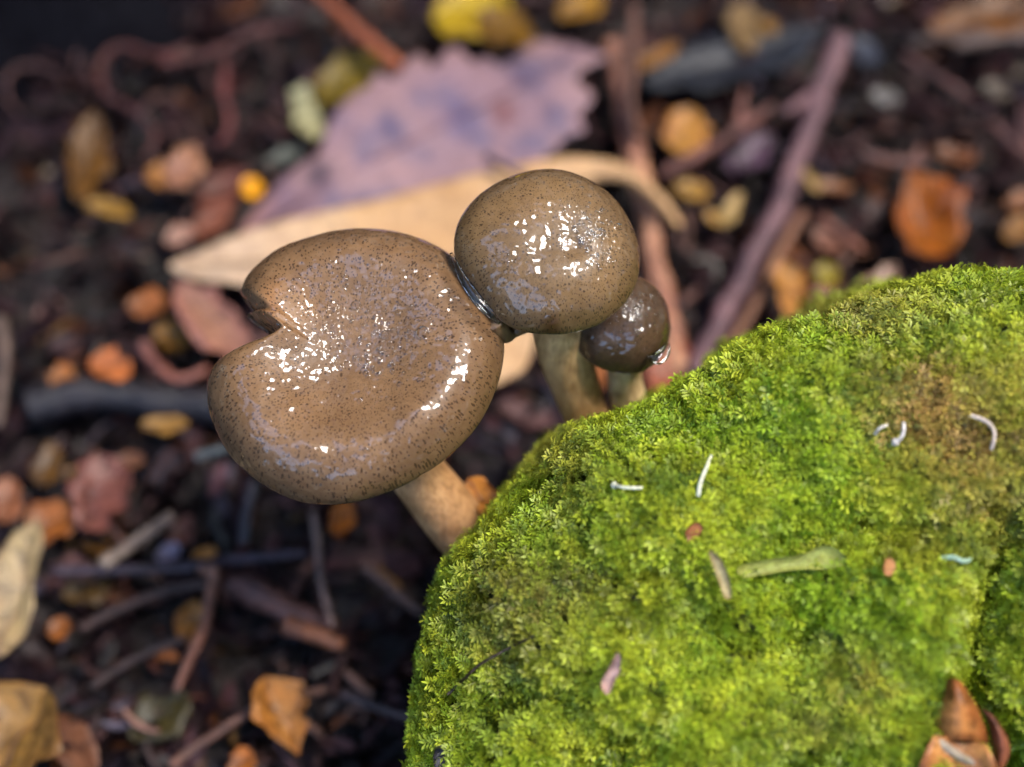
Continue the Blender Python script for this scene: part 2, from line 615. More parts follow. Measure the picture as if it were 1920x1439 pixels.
def leaf_px(name, label, cat, cx, cy, L, W, ang, c1, c2, z=0.012, curl=0.15, camber=0.12, tilt=(0, 0), tip=1.0,
            base=0.8, serr=0.0, bend=0.0, mat=None, rib=True, k=KL, seed=0, group=None):
    """a leaf lying on the litter: centre, length, width and direction as seen in the photograph, laid on the plane z"""
    nu, nv = 17, 9
    s = np.linspace(0, 1, nu)
    t = np.linspace(-1, 1, nv)
    half = np.sin(math.pi * s ** tip) ** base
    half[0], half[-1] = 0.06, 0.03
    if serr:
        half = half * (1 + serr * np.sin(s * 55))
    S, T = np.meshgrid(s, t, indexing='ij')
    H = half[:, None] * np.ones_like(T)
    u = (S - 0.5) * L
    w = T * H * W * 0.5
    jit = fbm(np.stack([S * 3 + seed * 7.1, T * 1.5, np.zeros_like(S)], -1), 2, 31)
    jag = vnoise(np.stack([S * 9 + seed * 3.7, np.sign(T) * 2.0, np.zeros_like(S)], -1), 77)
    w = w * (1 + 0.30 * jag * np.abs(T)) + jit * 0.22 * W * H + bend * L * (S - 0.5) ** 2
    a = math.radians(ang)
    px = cx + u * math.cos(a) - w * math.sin(a)
    py = cy - (u * math.sin(a) + w * math.cos(a))
    pts = np.zeros(S.shape + (3,))
    for i in range(nu):
        for j in range(nv):
            pts[i, j] = G(px[i, j], py[i, j], z)
    mpp = 0.46 * PXW
    Lm, Wm = L * mpp, W * mpp
    dz = (curl * Lm * ((S - 0.5) * 2) ** 2 * 0.5 + camber * Wm * (T * H) ** 2
          + tilt[0] * (S - 0.5) * Lm + tilt[1] * T * H * Wm * 0.5 + 0.05 * Wm * jit)
    dz -= 0.05 * Wm * np.exp(-(T * 4) ** 2)
    gz = ground_z(pts[..., 0], pts[..., 1])
    pts[..., 2] += dz
    pts[..., 2] = np.maximum(pts[..., 2], gz + 0.0015)
    c1, c2 = lin(*c1, k), lin(*c2, k)
    m = np.clip(0.55 * (np.abs(T) ** 1.5) + 0.5 * fbm(np.stack([S * 2.3 + seed, T * 1.3, np.ones_like(S) * seed], -1), 2, 3), 0, 1)
    cols = c1 + (c2 - c1) * m[..., None]
    th = max(0.00025, 0.02 * Wm)
    top = pts.reshape(-1, 3)
    bot = top - np.array([0, 0, th])
    v = np.vstack([top, bot])
    f = grid_faces(nu, nv)
    n0 = nu * nv
    f += [tuple(reversed([q + n0 for q in fa])) for fa in f]
    edge = [i * nv for i in range(nu)] + [(nu - 1) * nv + j for j in range(1, nv)] + \
           [i * nv + nv - 1 for i in range(nu - 2, -1, -1)] + [j for j in range(nv - 2, 0, -1)]
    for q in range(len(edge)):
        a0, b0 = edge[q], edge[(q + 1) % len(edge)]
        f.append((a0, b0, b0 + n0, a0 + n0))
    o = mesh_obj(name, v, f, mat or LEAF, cols=np.vstack([cols.reshape(-1, 3)] * 2))
    tag(o, label, cat, group)
    if rib and L > 60:
        mid = pts[:, nv // 2] + np.array([0, 0, 0.0002])
        rv, rf = tube(mid, np.linspace(max(0.0005, 0.016 * Wm + 0.0003), 0.0002, nu), 6)
        r = mesh_obj('midrib', rv, rf, mat or LEAF, o, np.tile(c2 * 0.8, (len(rv), 1)))
    return o


def poly_leaf(name, label, cat, outline, z, c_fun, dz_fun, thick=0.0005, mat=None, step=9.0):
    """a leaf with a traced outline, gridded inside so that it can curl"""
    out = spline(outline, len(outline) * 8, closed=True)
    bm = bmesh.new()
    lo, hi = out.min(0), out.max(0)
    vs_ = [bm.verts.new((p[0], p[1], 0)) for p in out]
    bm.faces.new(vs_)
    for axis in (0, 1):
        for c in np.arange(lo[axis] + step, hi[axis], step * 2):
            co = [0, 0, 0]
            no = [0, 0, 0]
            co[axis], no[axis] = c, 1
            bmesh.ops.bisect_plane(bm, geom=bm.verts[:] + bm.edges[:] + bm.faces[:], plane_co=co, plane_no=no)
    bmesh.ops.triangulate(bm, faces=bm.faces[:])
    bm.verts.index_update()
    pix = np.array([v.co[:2] for v in bm.verts])
    faces = [tuple(v.index for v in f.verts) for f in bm.faces]
    edges = [(e.verts[0].index, e.verts[1].index) for e in bm.edges if len(e.link_faces) == 1]
    bm.free()
    pts = np.array([G(p[0], p[1], z) for p in pix])
    pts[:, 2] += dz_fun(pix)
    pts[:, 2] = np.maximum(pts[:, 2], ground_z(pts[:, 0], pts[:, 1]) + 0.001)
    n0 = len(pts)
    v = np.vstack([pts, pts - np.array([0, 0, thick])])
    a, b, c = (pts[list(q)] for q in zip(*[(f[0], f[1], f[2]) for f in faces]))
    if np.cross(b - a, c - a)[:, 2].mean() < 0:
        faces = [tuple(reversed(f)) for f in faces]
    f = faces + [tuple(reversed([i + n0 for i in q])) for q in faces] + [(i, j, j + n0, i + n0) for i, j in edges]
    cols = np.vstack([c_fun(pix)] * 2)
    o = mesh_obj(name, v, f, mat or LEAFP, cols=cols)
    return tag(o, label, cat)


def twig_px(name, label, cat, pts, rad, c, z=0.010, c2=None, rough=0.25, taper=0.7, seed=0, shoots=(), k=KL, flat=1.0, mat=None, zs=None, group=None):
    """a twig lying on the litter along photograph points; rad in photograph pixels"""
    n = max(14, 7 * len(pts))
    q = spline(pts, n)
    zz = np.full(n, z) if zs is None else np.interp(np.linspace(0, 1, n), np.linspace(0, 1, len(zs)), zs)
    w = np.array([G(p[0], p[1], h) for p, h in zip(q, zz)])
    r = rad * 0.46 * PXW * np.linspace(1, taper, n)
    r[0] *= 0.75
    r[-1] *= 0.7
    w += 0.25 * r.mean() * np.stack([vnoise(w / 0.008 + s, seed) for s in (0, 9, 23)], -1)
    g = ground_z(w[:, 0], w[:, 1])
    w[:, 2] = np.maximum(w[:, 2], g + r * 0.6)
    v, f = tube(w, r, 12, rough, seed, flat)
    c1 = lin(*c, k)
    cc2 = lin(*(c2 or c), k)
    m = np.clip(0.5 + 0.8 * fbm(v / 0.012, 2, seed + 3), 0, 1)[:, None]
    o = mesh_obj(name, v, f, mat or BARK, cols=c1 + (cc2 - c1) * m)
    tag(o, label, cat, group)
    for (i, ex, ey, sr) in shoots:
        a = w[int(i * (n - 1))]
        b = G(ex, ey, zz[int(i * (n - 1))] + 0.002)
        path = a + (b - a) * np.linspace(0, 1, 8)[:, None]
        sv, sf = tube(path, sr * 0.46 * PXW * np.linspace(1, 0.6, 8), 10, rough, seed + 5)
        mesh_obj('side_shoot', sv, sf, mat or BARK, o, np.tile(c1, (len(sv), 1)))
    return o


# --- the two big leaves behind the mushrooms
LILAC = [(600, 290), (612, 250), (640, 205), (668, 176), (690, 168), (706, 140), (740, 150), (764, 104), (790, 92), (812, 128),
         (836, 78), (862, 72), (884, 108), (912, 82), (938, 112), (966, 72), (1010, 54), (1056, 64), (1080, 74), (1136, 104),
         (1098, 132), (1080, 156), (1112, 186), (1086, 222), (1096, 248), (1060, 262), (1046, 280), (1020, 300), (1000, 335), (940, 370),
         (860, 385), (740, 405), (620, 432), (520, 452), (438, 462), (452, 420), (484, 380), (520, 340), (560, 312)]


def lilac_col(p):
    q = np.stack([p[:, 0] / 110, p[:, 1] / 80, np.zeros(len(p))], -1)
    a = np.array(lin(174, 140, 152, .64))
    b = np.array(lin(194, 156, 158, .64))
    d = np.array(lin(124, 116, 148, .64))
    n1, n2 = fbm(q, 3, 2), fbm(q * 2.1 + 5, 3, 8)
    c = a + (b - a) * np.clip(0.5 + n1, 0, 1)[:, None]
    c = c + (d - c) * np.clip(n2 * 2.2 - 0.1, 0, 0.8)[:, None]
    warm = sstep(620, 440, p[:, 0])[:, None]
    c = c + (np.array(lin(190, 135, 125, KL)) - c) * warm * 0.8
    for (x, y, r, cc) in ((945, 215, 18, (140, 75, 70)), (600, 335, 24, (62, 58, 82)), (975, 140, 16, (95, 85, 125)), (1032, 210, 14, (105, 95, 130)),
                          (735, 250, 18, (100, 90, 130)), (860, 230, 30, (120, 110, 155))):
        m = np.exp(-((p[:, 0] - x) ** 2 + ((p[:, 1] - y) * 0.8) ** 2) / r ** 2)[:, None]
        c = c + (np.array(lin(*cc, KL)) - c) * m
    return c


o = poly_leaf('broad_leaf', 'broad lilac-brown dead leaf with a toothed edge, lying behind the mushrooms', 'leaf', LILAC, 0.016, lilac_col,
              lambda p: 0.004 * fbm(np.stack([p[:, 0] / 160, p[:, 1] / 120, np.zeros(len(p))], -1), 2, 4)
              - 0.006 * sstep(150, 60, p[:, 1]))
pp = np.array([G(x, y, 0.0178) for x, y in spline([(470, 432), (640, 330), (800, 250), (960, 170), (1085, 100)], 24)])
tv, tf = tube(pp, np.linspace(0.0009, 0.0003, 24), 8)
mesh_obj('midrib', tv, tf, LEAFP, o, np.tile(lin(165, 125, 140, KL), (len(tv), 1)))

CREAM = [(316, 492), (390, 462), (480, 436), (600, 406), (740, 376), (862, 346), (960, 322), (1050, 306), (1120, 308), (1186, 328), (1236, 366),
         (1276, 418), (1266, 426), (1228, 388), (1180, 352), (1130, 342), (1095, 372), (1060, 450), (1020, 560), (990, 680), (950, 712), (905, 722),
         (840, 690), (760, 640), (640, 585), (520, 552), (440, 532), (372, 520)]


def cream_col(p):
    q = np.stack([p[:, 0] / 150, p[:, 1] / 70, np.ones(len(p))], -1)
    a, b = lin(228, 188, 142, .75), lin(212, 164, 112, .75)
    c = a + (b - a) * np.clip(0.5 + 0.9 * fbm(q, 3, 5), 0, 1)[:, None]
    return c + (lin(226, 196, 168, .75) - c) * sstep(700, 420, p[:, 0])[:, None] * 0.7


o = poly_leaf('strap_leaf', 'long smooth cream-tan leaf arching under the mushroom caps with a narrow curved tip', 'leaf', CREAM, 0.021, cream_col,
              lambda p: 0.004 * sstep(500, 300, p[:, 1] + (p[:, 0] - 850) * 0.1) - 0.003 * sstep(450, 330, p[:, 0])
              + 0.0015 * fbm(np.stack([p[:, 0] / 90, p[:, 1] / 60, np.zeros(len(p))], -1), 2, 14))
pp = np.array([G(x, y, 0.0236) for x, y in spline([(335, 496), (520, 490), (700, 492), (860, 480), (960, 420), (1060, 345), (1180, 338), (1262, 412)], 30)])
tv, tf = tube(pp, np.linspace(0.0004, 0.0011, 30), 8)
mesh_obj('midrib', tv, tf, LEAFP, o, np.tile(lin(205, 165, 120, KL), (len(tv), 1)))

# --- smaller leaves: (name, label, cx, cy, length, width, angle, colour, second colour, options)
LEAVES = [
    ('dead_leaf', 'amber-orange dead leaf curled at the tip, on dark litter above the mossy log', 1738, 412, 165, 118, 118, (196, 112, 22), (176, 84, 34), dict(z=.016, curl=.35, camber=.3, tip=.8, tilt=(.15, -.2))),
    ('dead_leaf', 'round golden-orange leaf beside the purple-brown stick', 1286, 250, 92, 78, 80, (224, 160, 74), (204, 124, 66), dict(z=.014, base=.55, rib=False)),
    ('dead_leaf', 'small flat mustard leaf scrap by the tip of the cream leaf', 1296, 360, 72, 42, -8, (204, 156, 62), (176, 120, 50), dict(z=.013, base=.6)),
    ('leaf_stalk', 'pale yellow bent stalk shaped like a tick mark', 1372, 396, 74, 26, 64, (226, 190, 118), (206, 160, 84), dict(z=.016, base=.5, rib=False)),
    ('leaf_fragment', 'short yellowish scrap crossing the foot of the tick-shaped stalk', 1340, 412, 44, 22, -38, (214, 164, 84), (190, 130, 60), dict(z=.015, base=.5, rib=False)),
    ('dead_leaf', 'upright yellow-orange leaf standing at the top edge of the moss', 1486, 556, 128, 62, 106, (226, 162, 76), (212, 134, 66), dict(z=.022, base=.6, camber=.25)),
    ('dead_leaf', 'tiny oval yellow-green leaf lying alone on dark crumbs above the moss', 1549, 517, 50, 44, 150, (178, 158, 26), (150, 124, 20), dict(z=.014, base=.6, rib=False)),
    ('dead_leaf', 'dull pink leaf half hidden behind the top edge of the moss', 1548, 570, 74, 46, -40, (186, 120, 106), (150, 84, 76), dict(z=.014)),
    ('dead_leaf', 'pale pinkish-tan leaf poking up behind the mossy log', 1640, 548, 120, 54, 50, (206, 168, 146), (186, 132, 108), dict(z=.016, base=.6)),
    ('dead_leaf', 'tan-pink crumpled leaf beside the tiny bright yellow leaf', 345, 318, 92, 66, 60, (200, 140, 116), (212, 150, 92), dict(z=.016, base=.55, curl=.3)),
    ('dead_leaf', 'small orange-tan leaf touching the tan-pink crumpled leaf', 300, 330, 50, 44, 95, (208, 140, 70), (180, 110, 56), dict(z=.014, base=.6, rib=False)),
    ('dead_leaf', 'tiny bright yellow leaf at the tip of the lilac leaf', 472, 354, 42, 38, 90, (246, 172, 10), (232, 150, 8), dict(z=.020, base=.5, rib=False, k=.85)),
    ('dead_leaf', 'rusty brown leaf behind the tiny bright yellow leaf', 420, 360, 120, 80, 35, (132, 74, 58), (104, 56, 44), dict(z=.011, curl=.25)),
    ('dead_leaf', 'mustard leaf curled like a hook, on the dark litter', 208, 390, 92, 30, -16, (196, 148, 66), (160, 118, 50), dict(z=.013, bend=-.45, base=.5)),
    ('dead_leaf', 'pinkish-tan tip of a folded leaf below the rusty brown leaf', 336, 442, 62, 34, 25, (206, 160, 140), (190, 130, 104), dict(z=.015, base=.5, rib=False)),
    ('dead_leaf', 'coppery leaf against the left tip of the cream leaf', 398, 415, 112, 52, 38, (170, 102, 76), (150, 80, 56), dict(z=.012, curl=.2)),
    ('dead_leaf', 'oval pink leaf with an orange middle, beside the notch of the large cap', 398, 602, 190, 92, -44, (204, 150, 120), (188, 118, 112), dict(z=.020, base=.62, camber=.25)),
    ('dead_leaf', 'small rust-orange leaf next to the oval pink leaf', 276, 570, 78, 46, 8, (188, 112, 52), (150, 84, 56), dict(z=.013, base=.55)),
    ('dead_leaf', 'dark yellow leaf scrap under the oval pink leaf', 322, 634, 70, 50, -10, (172, 120, 28), (140, 92, 24), dict(z=.010, base=.6)),
    ('dead_leaf', 'bright orange leaf on top of the thick black stick', 208, 692, 82, 58, -14, (236, 142, 82), (222, 128, 70), dict(z=.018, base=.5, camber=.35)),
    ('dead_leaf', 'small dull orange leaf on the broken end of the thick black stick', 116, 706, 52, 38, 20, (206, 130, 62), (180, 104, 50), dict(z=.017, base=.5, rib=False)),
    ('dead_leaf', 'thin yellow-tan sliver of leaf below the thick black stick', 310, 797, 88, 28, 4, (206, 152, 72), (176, 130, 66), dict(z=.012, base=.5)),
    ('dead_leaf', 'wide pinkish-brown leaf overlapping an orange leaf', 190, 930, 150, 122, 60, (158, 98, 82), (138, 78, 72), dict(z=.016, base=.55, camber=.2)),
    ('dead_leaf', 'orange-brown leaf partly under the wide pinkish-brown leaf', 96, 986, 110, 74, 40, (182, 108, 44), (150, 84, 40), dict(z=.012, base=.6)),
    ('dead_leaf', 'brown-orange leaf lying above the pale pointed leaf', 14, 940, 90, 66, 80, (176, 110, 74), (146, 86, 52), dict(z=.012, base=.6)),
    ('pointed_leaf', 'large pale yellow-tan pointed leaf lying over dark twigs', 38, 1112, 270, 104, 74, (206, 178, 124), (186, 150, 124), dict(z=.020, base=.7, camber=.15)),
    ('broad_leaf', 'large olive-tan folded leaf with a brown edge', 40, 1385, 210, 190, 60, (176, 130, 64), (140, 92, 50), dict(z=.020, base=.5, camber=.25, tilt=(0, -.3))),
    ('dead_leaf', 'dull pink-brown leaf tucked against the olive-tan folded leaf', 140, 1408, 120, 84, -50, (140, 92, 66), (120, 74, 56), dict(z=.014, base=.6)),
    ('dead_leaf', 'orange three-cornered leaf resting over a thin brown twig', 530, 1345, 148, 104, 112, (204, 138, 66), (196, 118, 40), dict(z=.017, tip=1.5, base=.75, camber=.3, tilt=(.2, .2))),
    ('dead_leaf', 'small glossy orange leaf beside the thin brown twig', 452, 1432, 64, 52, 60, (196, 116, 44), (170, 92, 34), dict(z=.014, base=.55)),
    ('dead_leaf', 'yellow-orange leaf under the forked tan twig', 358, 1168, 88, 52, 76, (196, 130, 50), (164, 96, 36), dict(z=.010, base=.6)),
    ('leaf_fragment', 'orange leaf crumb beside the forked tan twig', 310, 1228, 56, 26, -18, (186, 112, 54), (160, 90, 42), dict(z=.011, base=.5, rib=False)),
    ('leaf_fragment', 'golden leaf crumb lying on the thin purple twig', 384, 1040, 50, 28, 12, (228, 150, 50), (206, 124, 40), dict(z=.019, base=.5, rib=False)),
    ('leaf_fragment', 'burnt orange leaf scrap near the pale pointed leaf', 112, 1180, 48, 40, 70, (176, 102, 36), (150, 80, 28), dict(z=.012, base=.5, rib=False)),
    ('dead_leaf', 'dark orange leaf standing just under the large mushroom cap', 641, 972, 78, 42, 84, (206, 116, 22), (176, 90, 16), dict(z=.014, base=.55)),
    ('dead_leaf', 'olive-green rotting leaf in the dark litter', 300, 1345, 140, 90, 40, (76, 66, 26), (58, 48, 20), dict(z=.008, base=.6)),
    ('dead_leaf', 'bright yellow leaf above the toothed edge of the lilac leaf', 884, 26, 150, 104, 10, (196, 164, 26), (172, 130, 22), dict(z=.014, base=.6, k=.75)),
    ('dead_leaf', 'brownish-yellow leaf overlapping the bright yellow leaf', 948, 58, 120, 70, -30, (150, 108, 26), (120, 78, 22), dict(z=.016, base=.6)),
    ('dead_leaf', 'deep yellow leaf past the toothed edge of the lilac leaf', 1088, 16, 92, 56, 20, (190, 136, 16), (160, 106, 14), dict(z=.014, base=.6)),
    ('dead_leaf', 'olive-yellow leaf with its end under the lilac leaf', 652, 152, 150, 76, 30, (146, 122, 32), (118, 92, 28), dict(z=.009, base=.6)),
    ('dead_leaf', 'pale cream-green leaf scrap next to the olive-yellow leaf', 582, 232, 70, 56, -60, (206, 198, 148), (186, 176, 120), dict(z=.014, base=.5, rib=False)),
    ('dead_leaf', 'small pale green leaf scrap above the pale cream-green scrap', 566, 186, 54, 40, 70, (196, 192, 148), (170, 168, 120), dict(z=.012, base=.5, rib=False)),
    ('leaf_fragment', 'grey-green leaf scrap at the edge of the lilac leaf', 530, 298, 70, 34, 20, (112, 116, 104), (92, 92, 88), dict(z=.012, base=.5)),
    ('dead_leaf', 'tan leaf lying on the blue-black leaf', 1394, 52, 100, 62, 105, (172, 138, 92), (134, 104, 66), dict(z=.014, base=.6)),
    ('leaf_fragment', 'tiny ochre leaf dot beside the tan leaf on the blue-black leaf', 1442, 50, 34, 28, 0, (168, 118, 24), (150, 100, 20), dict(z=.014, base=.5, rib=False)),
    ('broad_leaf', 'long blue-black wet leaf behind the purple-brown stick', 1372, 118, 360, 96, 17, (52, 56, 68), (38, 36, 46), dict(z=.011, base=.7)),
    ('dead_leaf', 'brown-orange leaf behind the grey twig pair', 1850, 42, 230, 96, 12, (140, 88, 38), (112, 66, 32), dict(z=.012, base=.6)),
    ('dead_leaf', 'narrow golden-brown leaf beside the peeling pink stick', 1230, 106, 92, 34, 28, (186, 124, 36), (150, 92, 30), dict(z=.014, base=.6)),
    ('leaf_fragment', 'small slate-blue leaf at the upper end of the purple-brown stick', 1622, 98, 66, 44, -35, (84, 90, 108), (62, 62, 80), dict(z=.010, base=.55)),
    ('dead_leaf', 'yellow-brown leaf near the amber-orange curled leaf', 1906, 430, 64, 48, 40, (190, 136, 66), (160, 104, 50), dict(z=.013, base=.6)),
    ('dead_leaf', 'orange-brown leaf scrap above the yellow-brown leaf', 1908, 376, 54, 36, 20, (176, 110, 60), (140, 80, 44), dict(z=.012, base=.6)),
    ('dead_leaf', 'dim amber leaf standing beside the dark tree foot', 166, 300, 170, 76, 78, (128, 86, 26), (96, 58, 20), dict(z=.014, base=.6, tilt=(0, .3))),
    ('dead_leaf', 'mottled orange and pink leaf behind the smallest mushroom', 1258, 700, 120, 92, 70, (206, 118, 74), (190, 100, 96), dict(z=.016, base=.6)),
    ('dead_leaf', 'sliver of orange leaf showing between the two thinner stems', 1112, 690, 90, 46, 110, (214, 134, 76), (190, 110, 60), dict(z=.014, base=.55)),
    ('leaf_fragment', 'pale lilac-blue scrap by the white-tipped twig', 316, 1036, 52, 30, 25, (160, 152, 176), (128, 116, 146), dict(z=.014, base=.5, rib=False)),
    ('dead_leaf', 'brown leaf with a pink sheen under the white-tipped twig', 340, 998, 70, 44, 60, (150, 96, 84), (120, 72, 62), dict(z=.010, base=.6)),
    ('dead_leaf', 'dull violet leaf between the purple-brown stick and the red-brown twig', 1405, 290, 110, 62, 40, (110, 80, 104), (84, 58, 78), dict(z=.010, base=.6)),
    ('leaf_fragment', 'tan-pink leaf scrap in the gravelly crumbs by the amber-orange leaf', 1550, 455, 70, 34, -30, (180, 122, 96), (146, 92, 76), dict(z=.012, base=.55)),
    ('leaf_fragment', 'orange-tan stalk scrap beside the purple-brown stick', 1564, 350, 70, 22, -8, (176, 116, 70), (140, 88, 52), dict(z=.013, base=.4, rib=False)),
    ('leaf_fragment', 'straw-coloured scrap leaning on the purple-brown stick', 1520, 338, 62, 18, -50, (206, 170, 108), (176, 136, 84), dict(z=.015, base=.4, rib=False)),
    ('leaf_fragment', 'whitish leaf crumb among dark crumbs near the purple-brown stick', 1660, 182, 56, 28, -8, (150, 146, 142), (116, 108, 108), dict(z=.014, base=.5, rib=False)),
    ('leaf_fragment', 'pale grey leaf scrap near the red-brown twigs', 1868, 168, 56, 36, -20, (124, 110, 96), (94, 82, 74), dict(z=.012, base=.5, rib=False)),
    ('dead_leaf', 'small orange-brown leaf just past the pinkish forked twig', 1790, 292, 84, 36, -16, (150, 88, 44), (120, 70, 44), dict(z=.011, base=.6)),
    ('dead_leaf', 'ochre leaf hidden low between the dark twigs and the pale pointed leaf', 170, 1090, 120, 74, 35, (122, 92, 44), (96, 70, 36), dict(z=.006, base=.6)),
    ('dead_leaf', 'golden-brown leaf edge above the thin purple twig', 196, 1018, 90, 44, 8, (150, 102, 36), (120, 78, 32), dict(z=.008, base=.6)),
    ('dead_leaf', 'brown-olive leaf standing left of the wide pinkish-brown leaf', 88, 872, 90, 62, 70, (122, 84, 34), (96, 62, 30), dict(z=.012, base=.6)),
    ('leaf_fragment', 'pale tan crumb pair lying below the thick black stick', 240, 866, 62, 28, 10, (150, 100, 72), (120, 76, 60), dict(z=.012, base=.5, rib=False)),
    ('leaf_fragment', 'rosy leaf scrap below the rim of the large cap', 410, 900, 70, 26, 70, (142, 86, 92), (110, 64, 72), dict(z=.012, base=.5, rib=False)),
    ('dead_leaf', 'thin tan-orange leaf leaning between the thick stem and the moss', 912, 938, 104, 54, -48, (206, 138, 62), (176, 106, 46), dict(k=.7, z=.078, base=.6, camber=.25, curl=.1)),
]
for i, (nm, lab, cx, cy_, L, W, a, c1, c2, kw) in enumerate(LEAVES):
    leaf_px(nm, lab, 'leaf', cx, cy_, L, W, a, c1, c2, seed=i + 1, **kw)

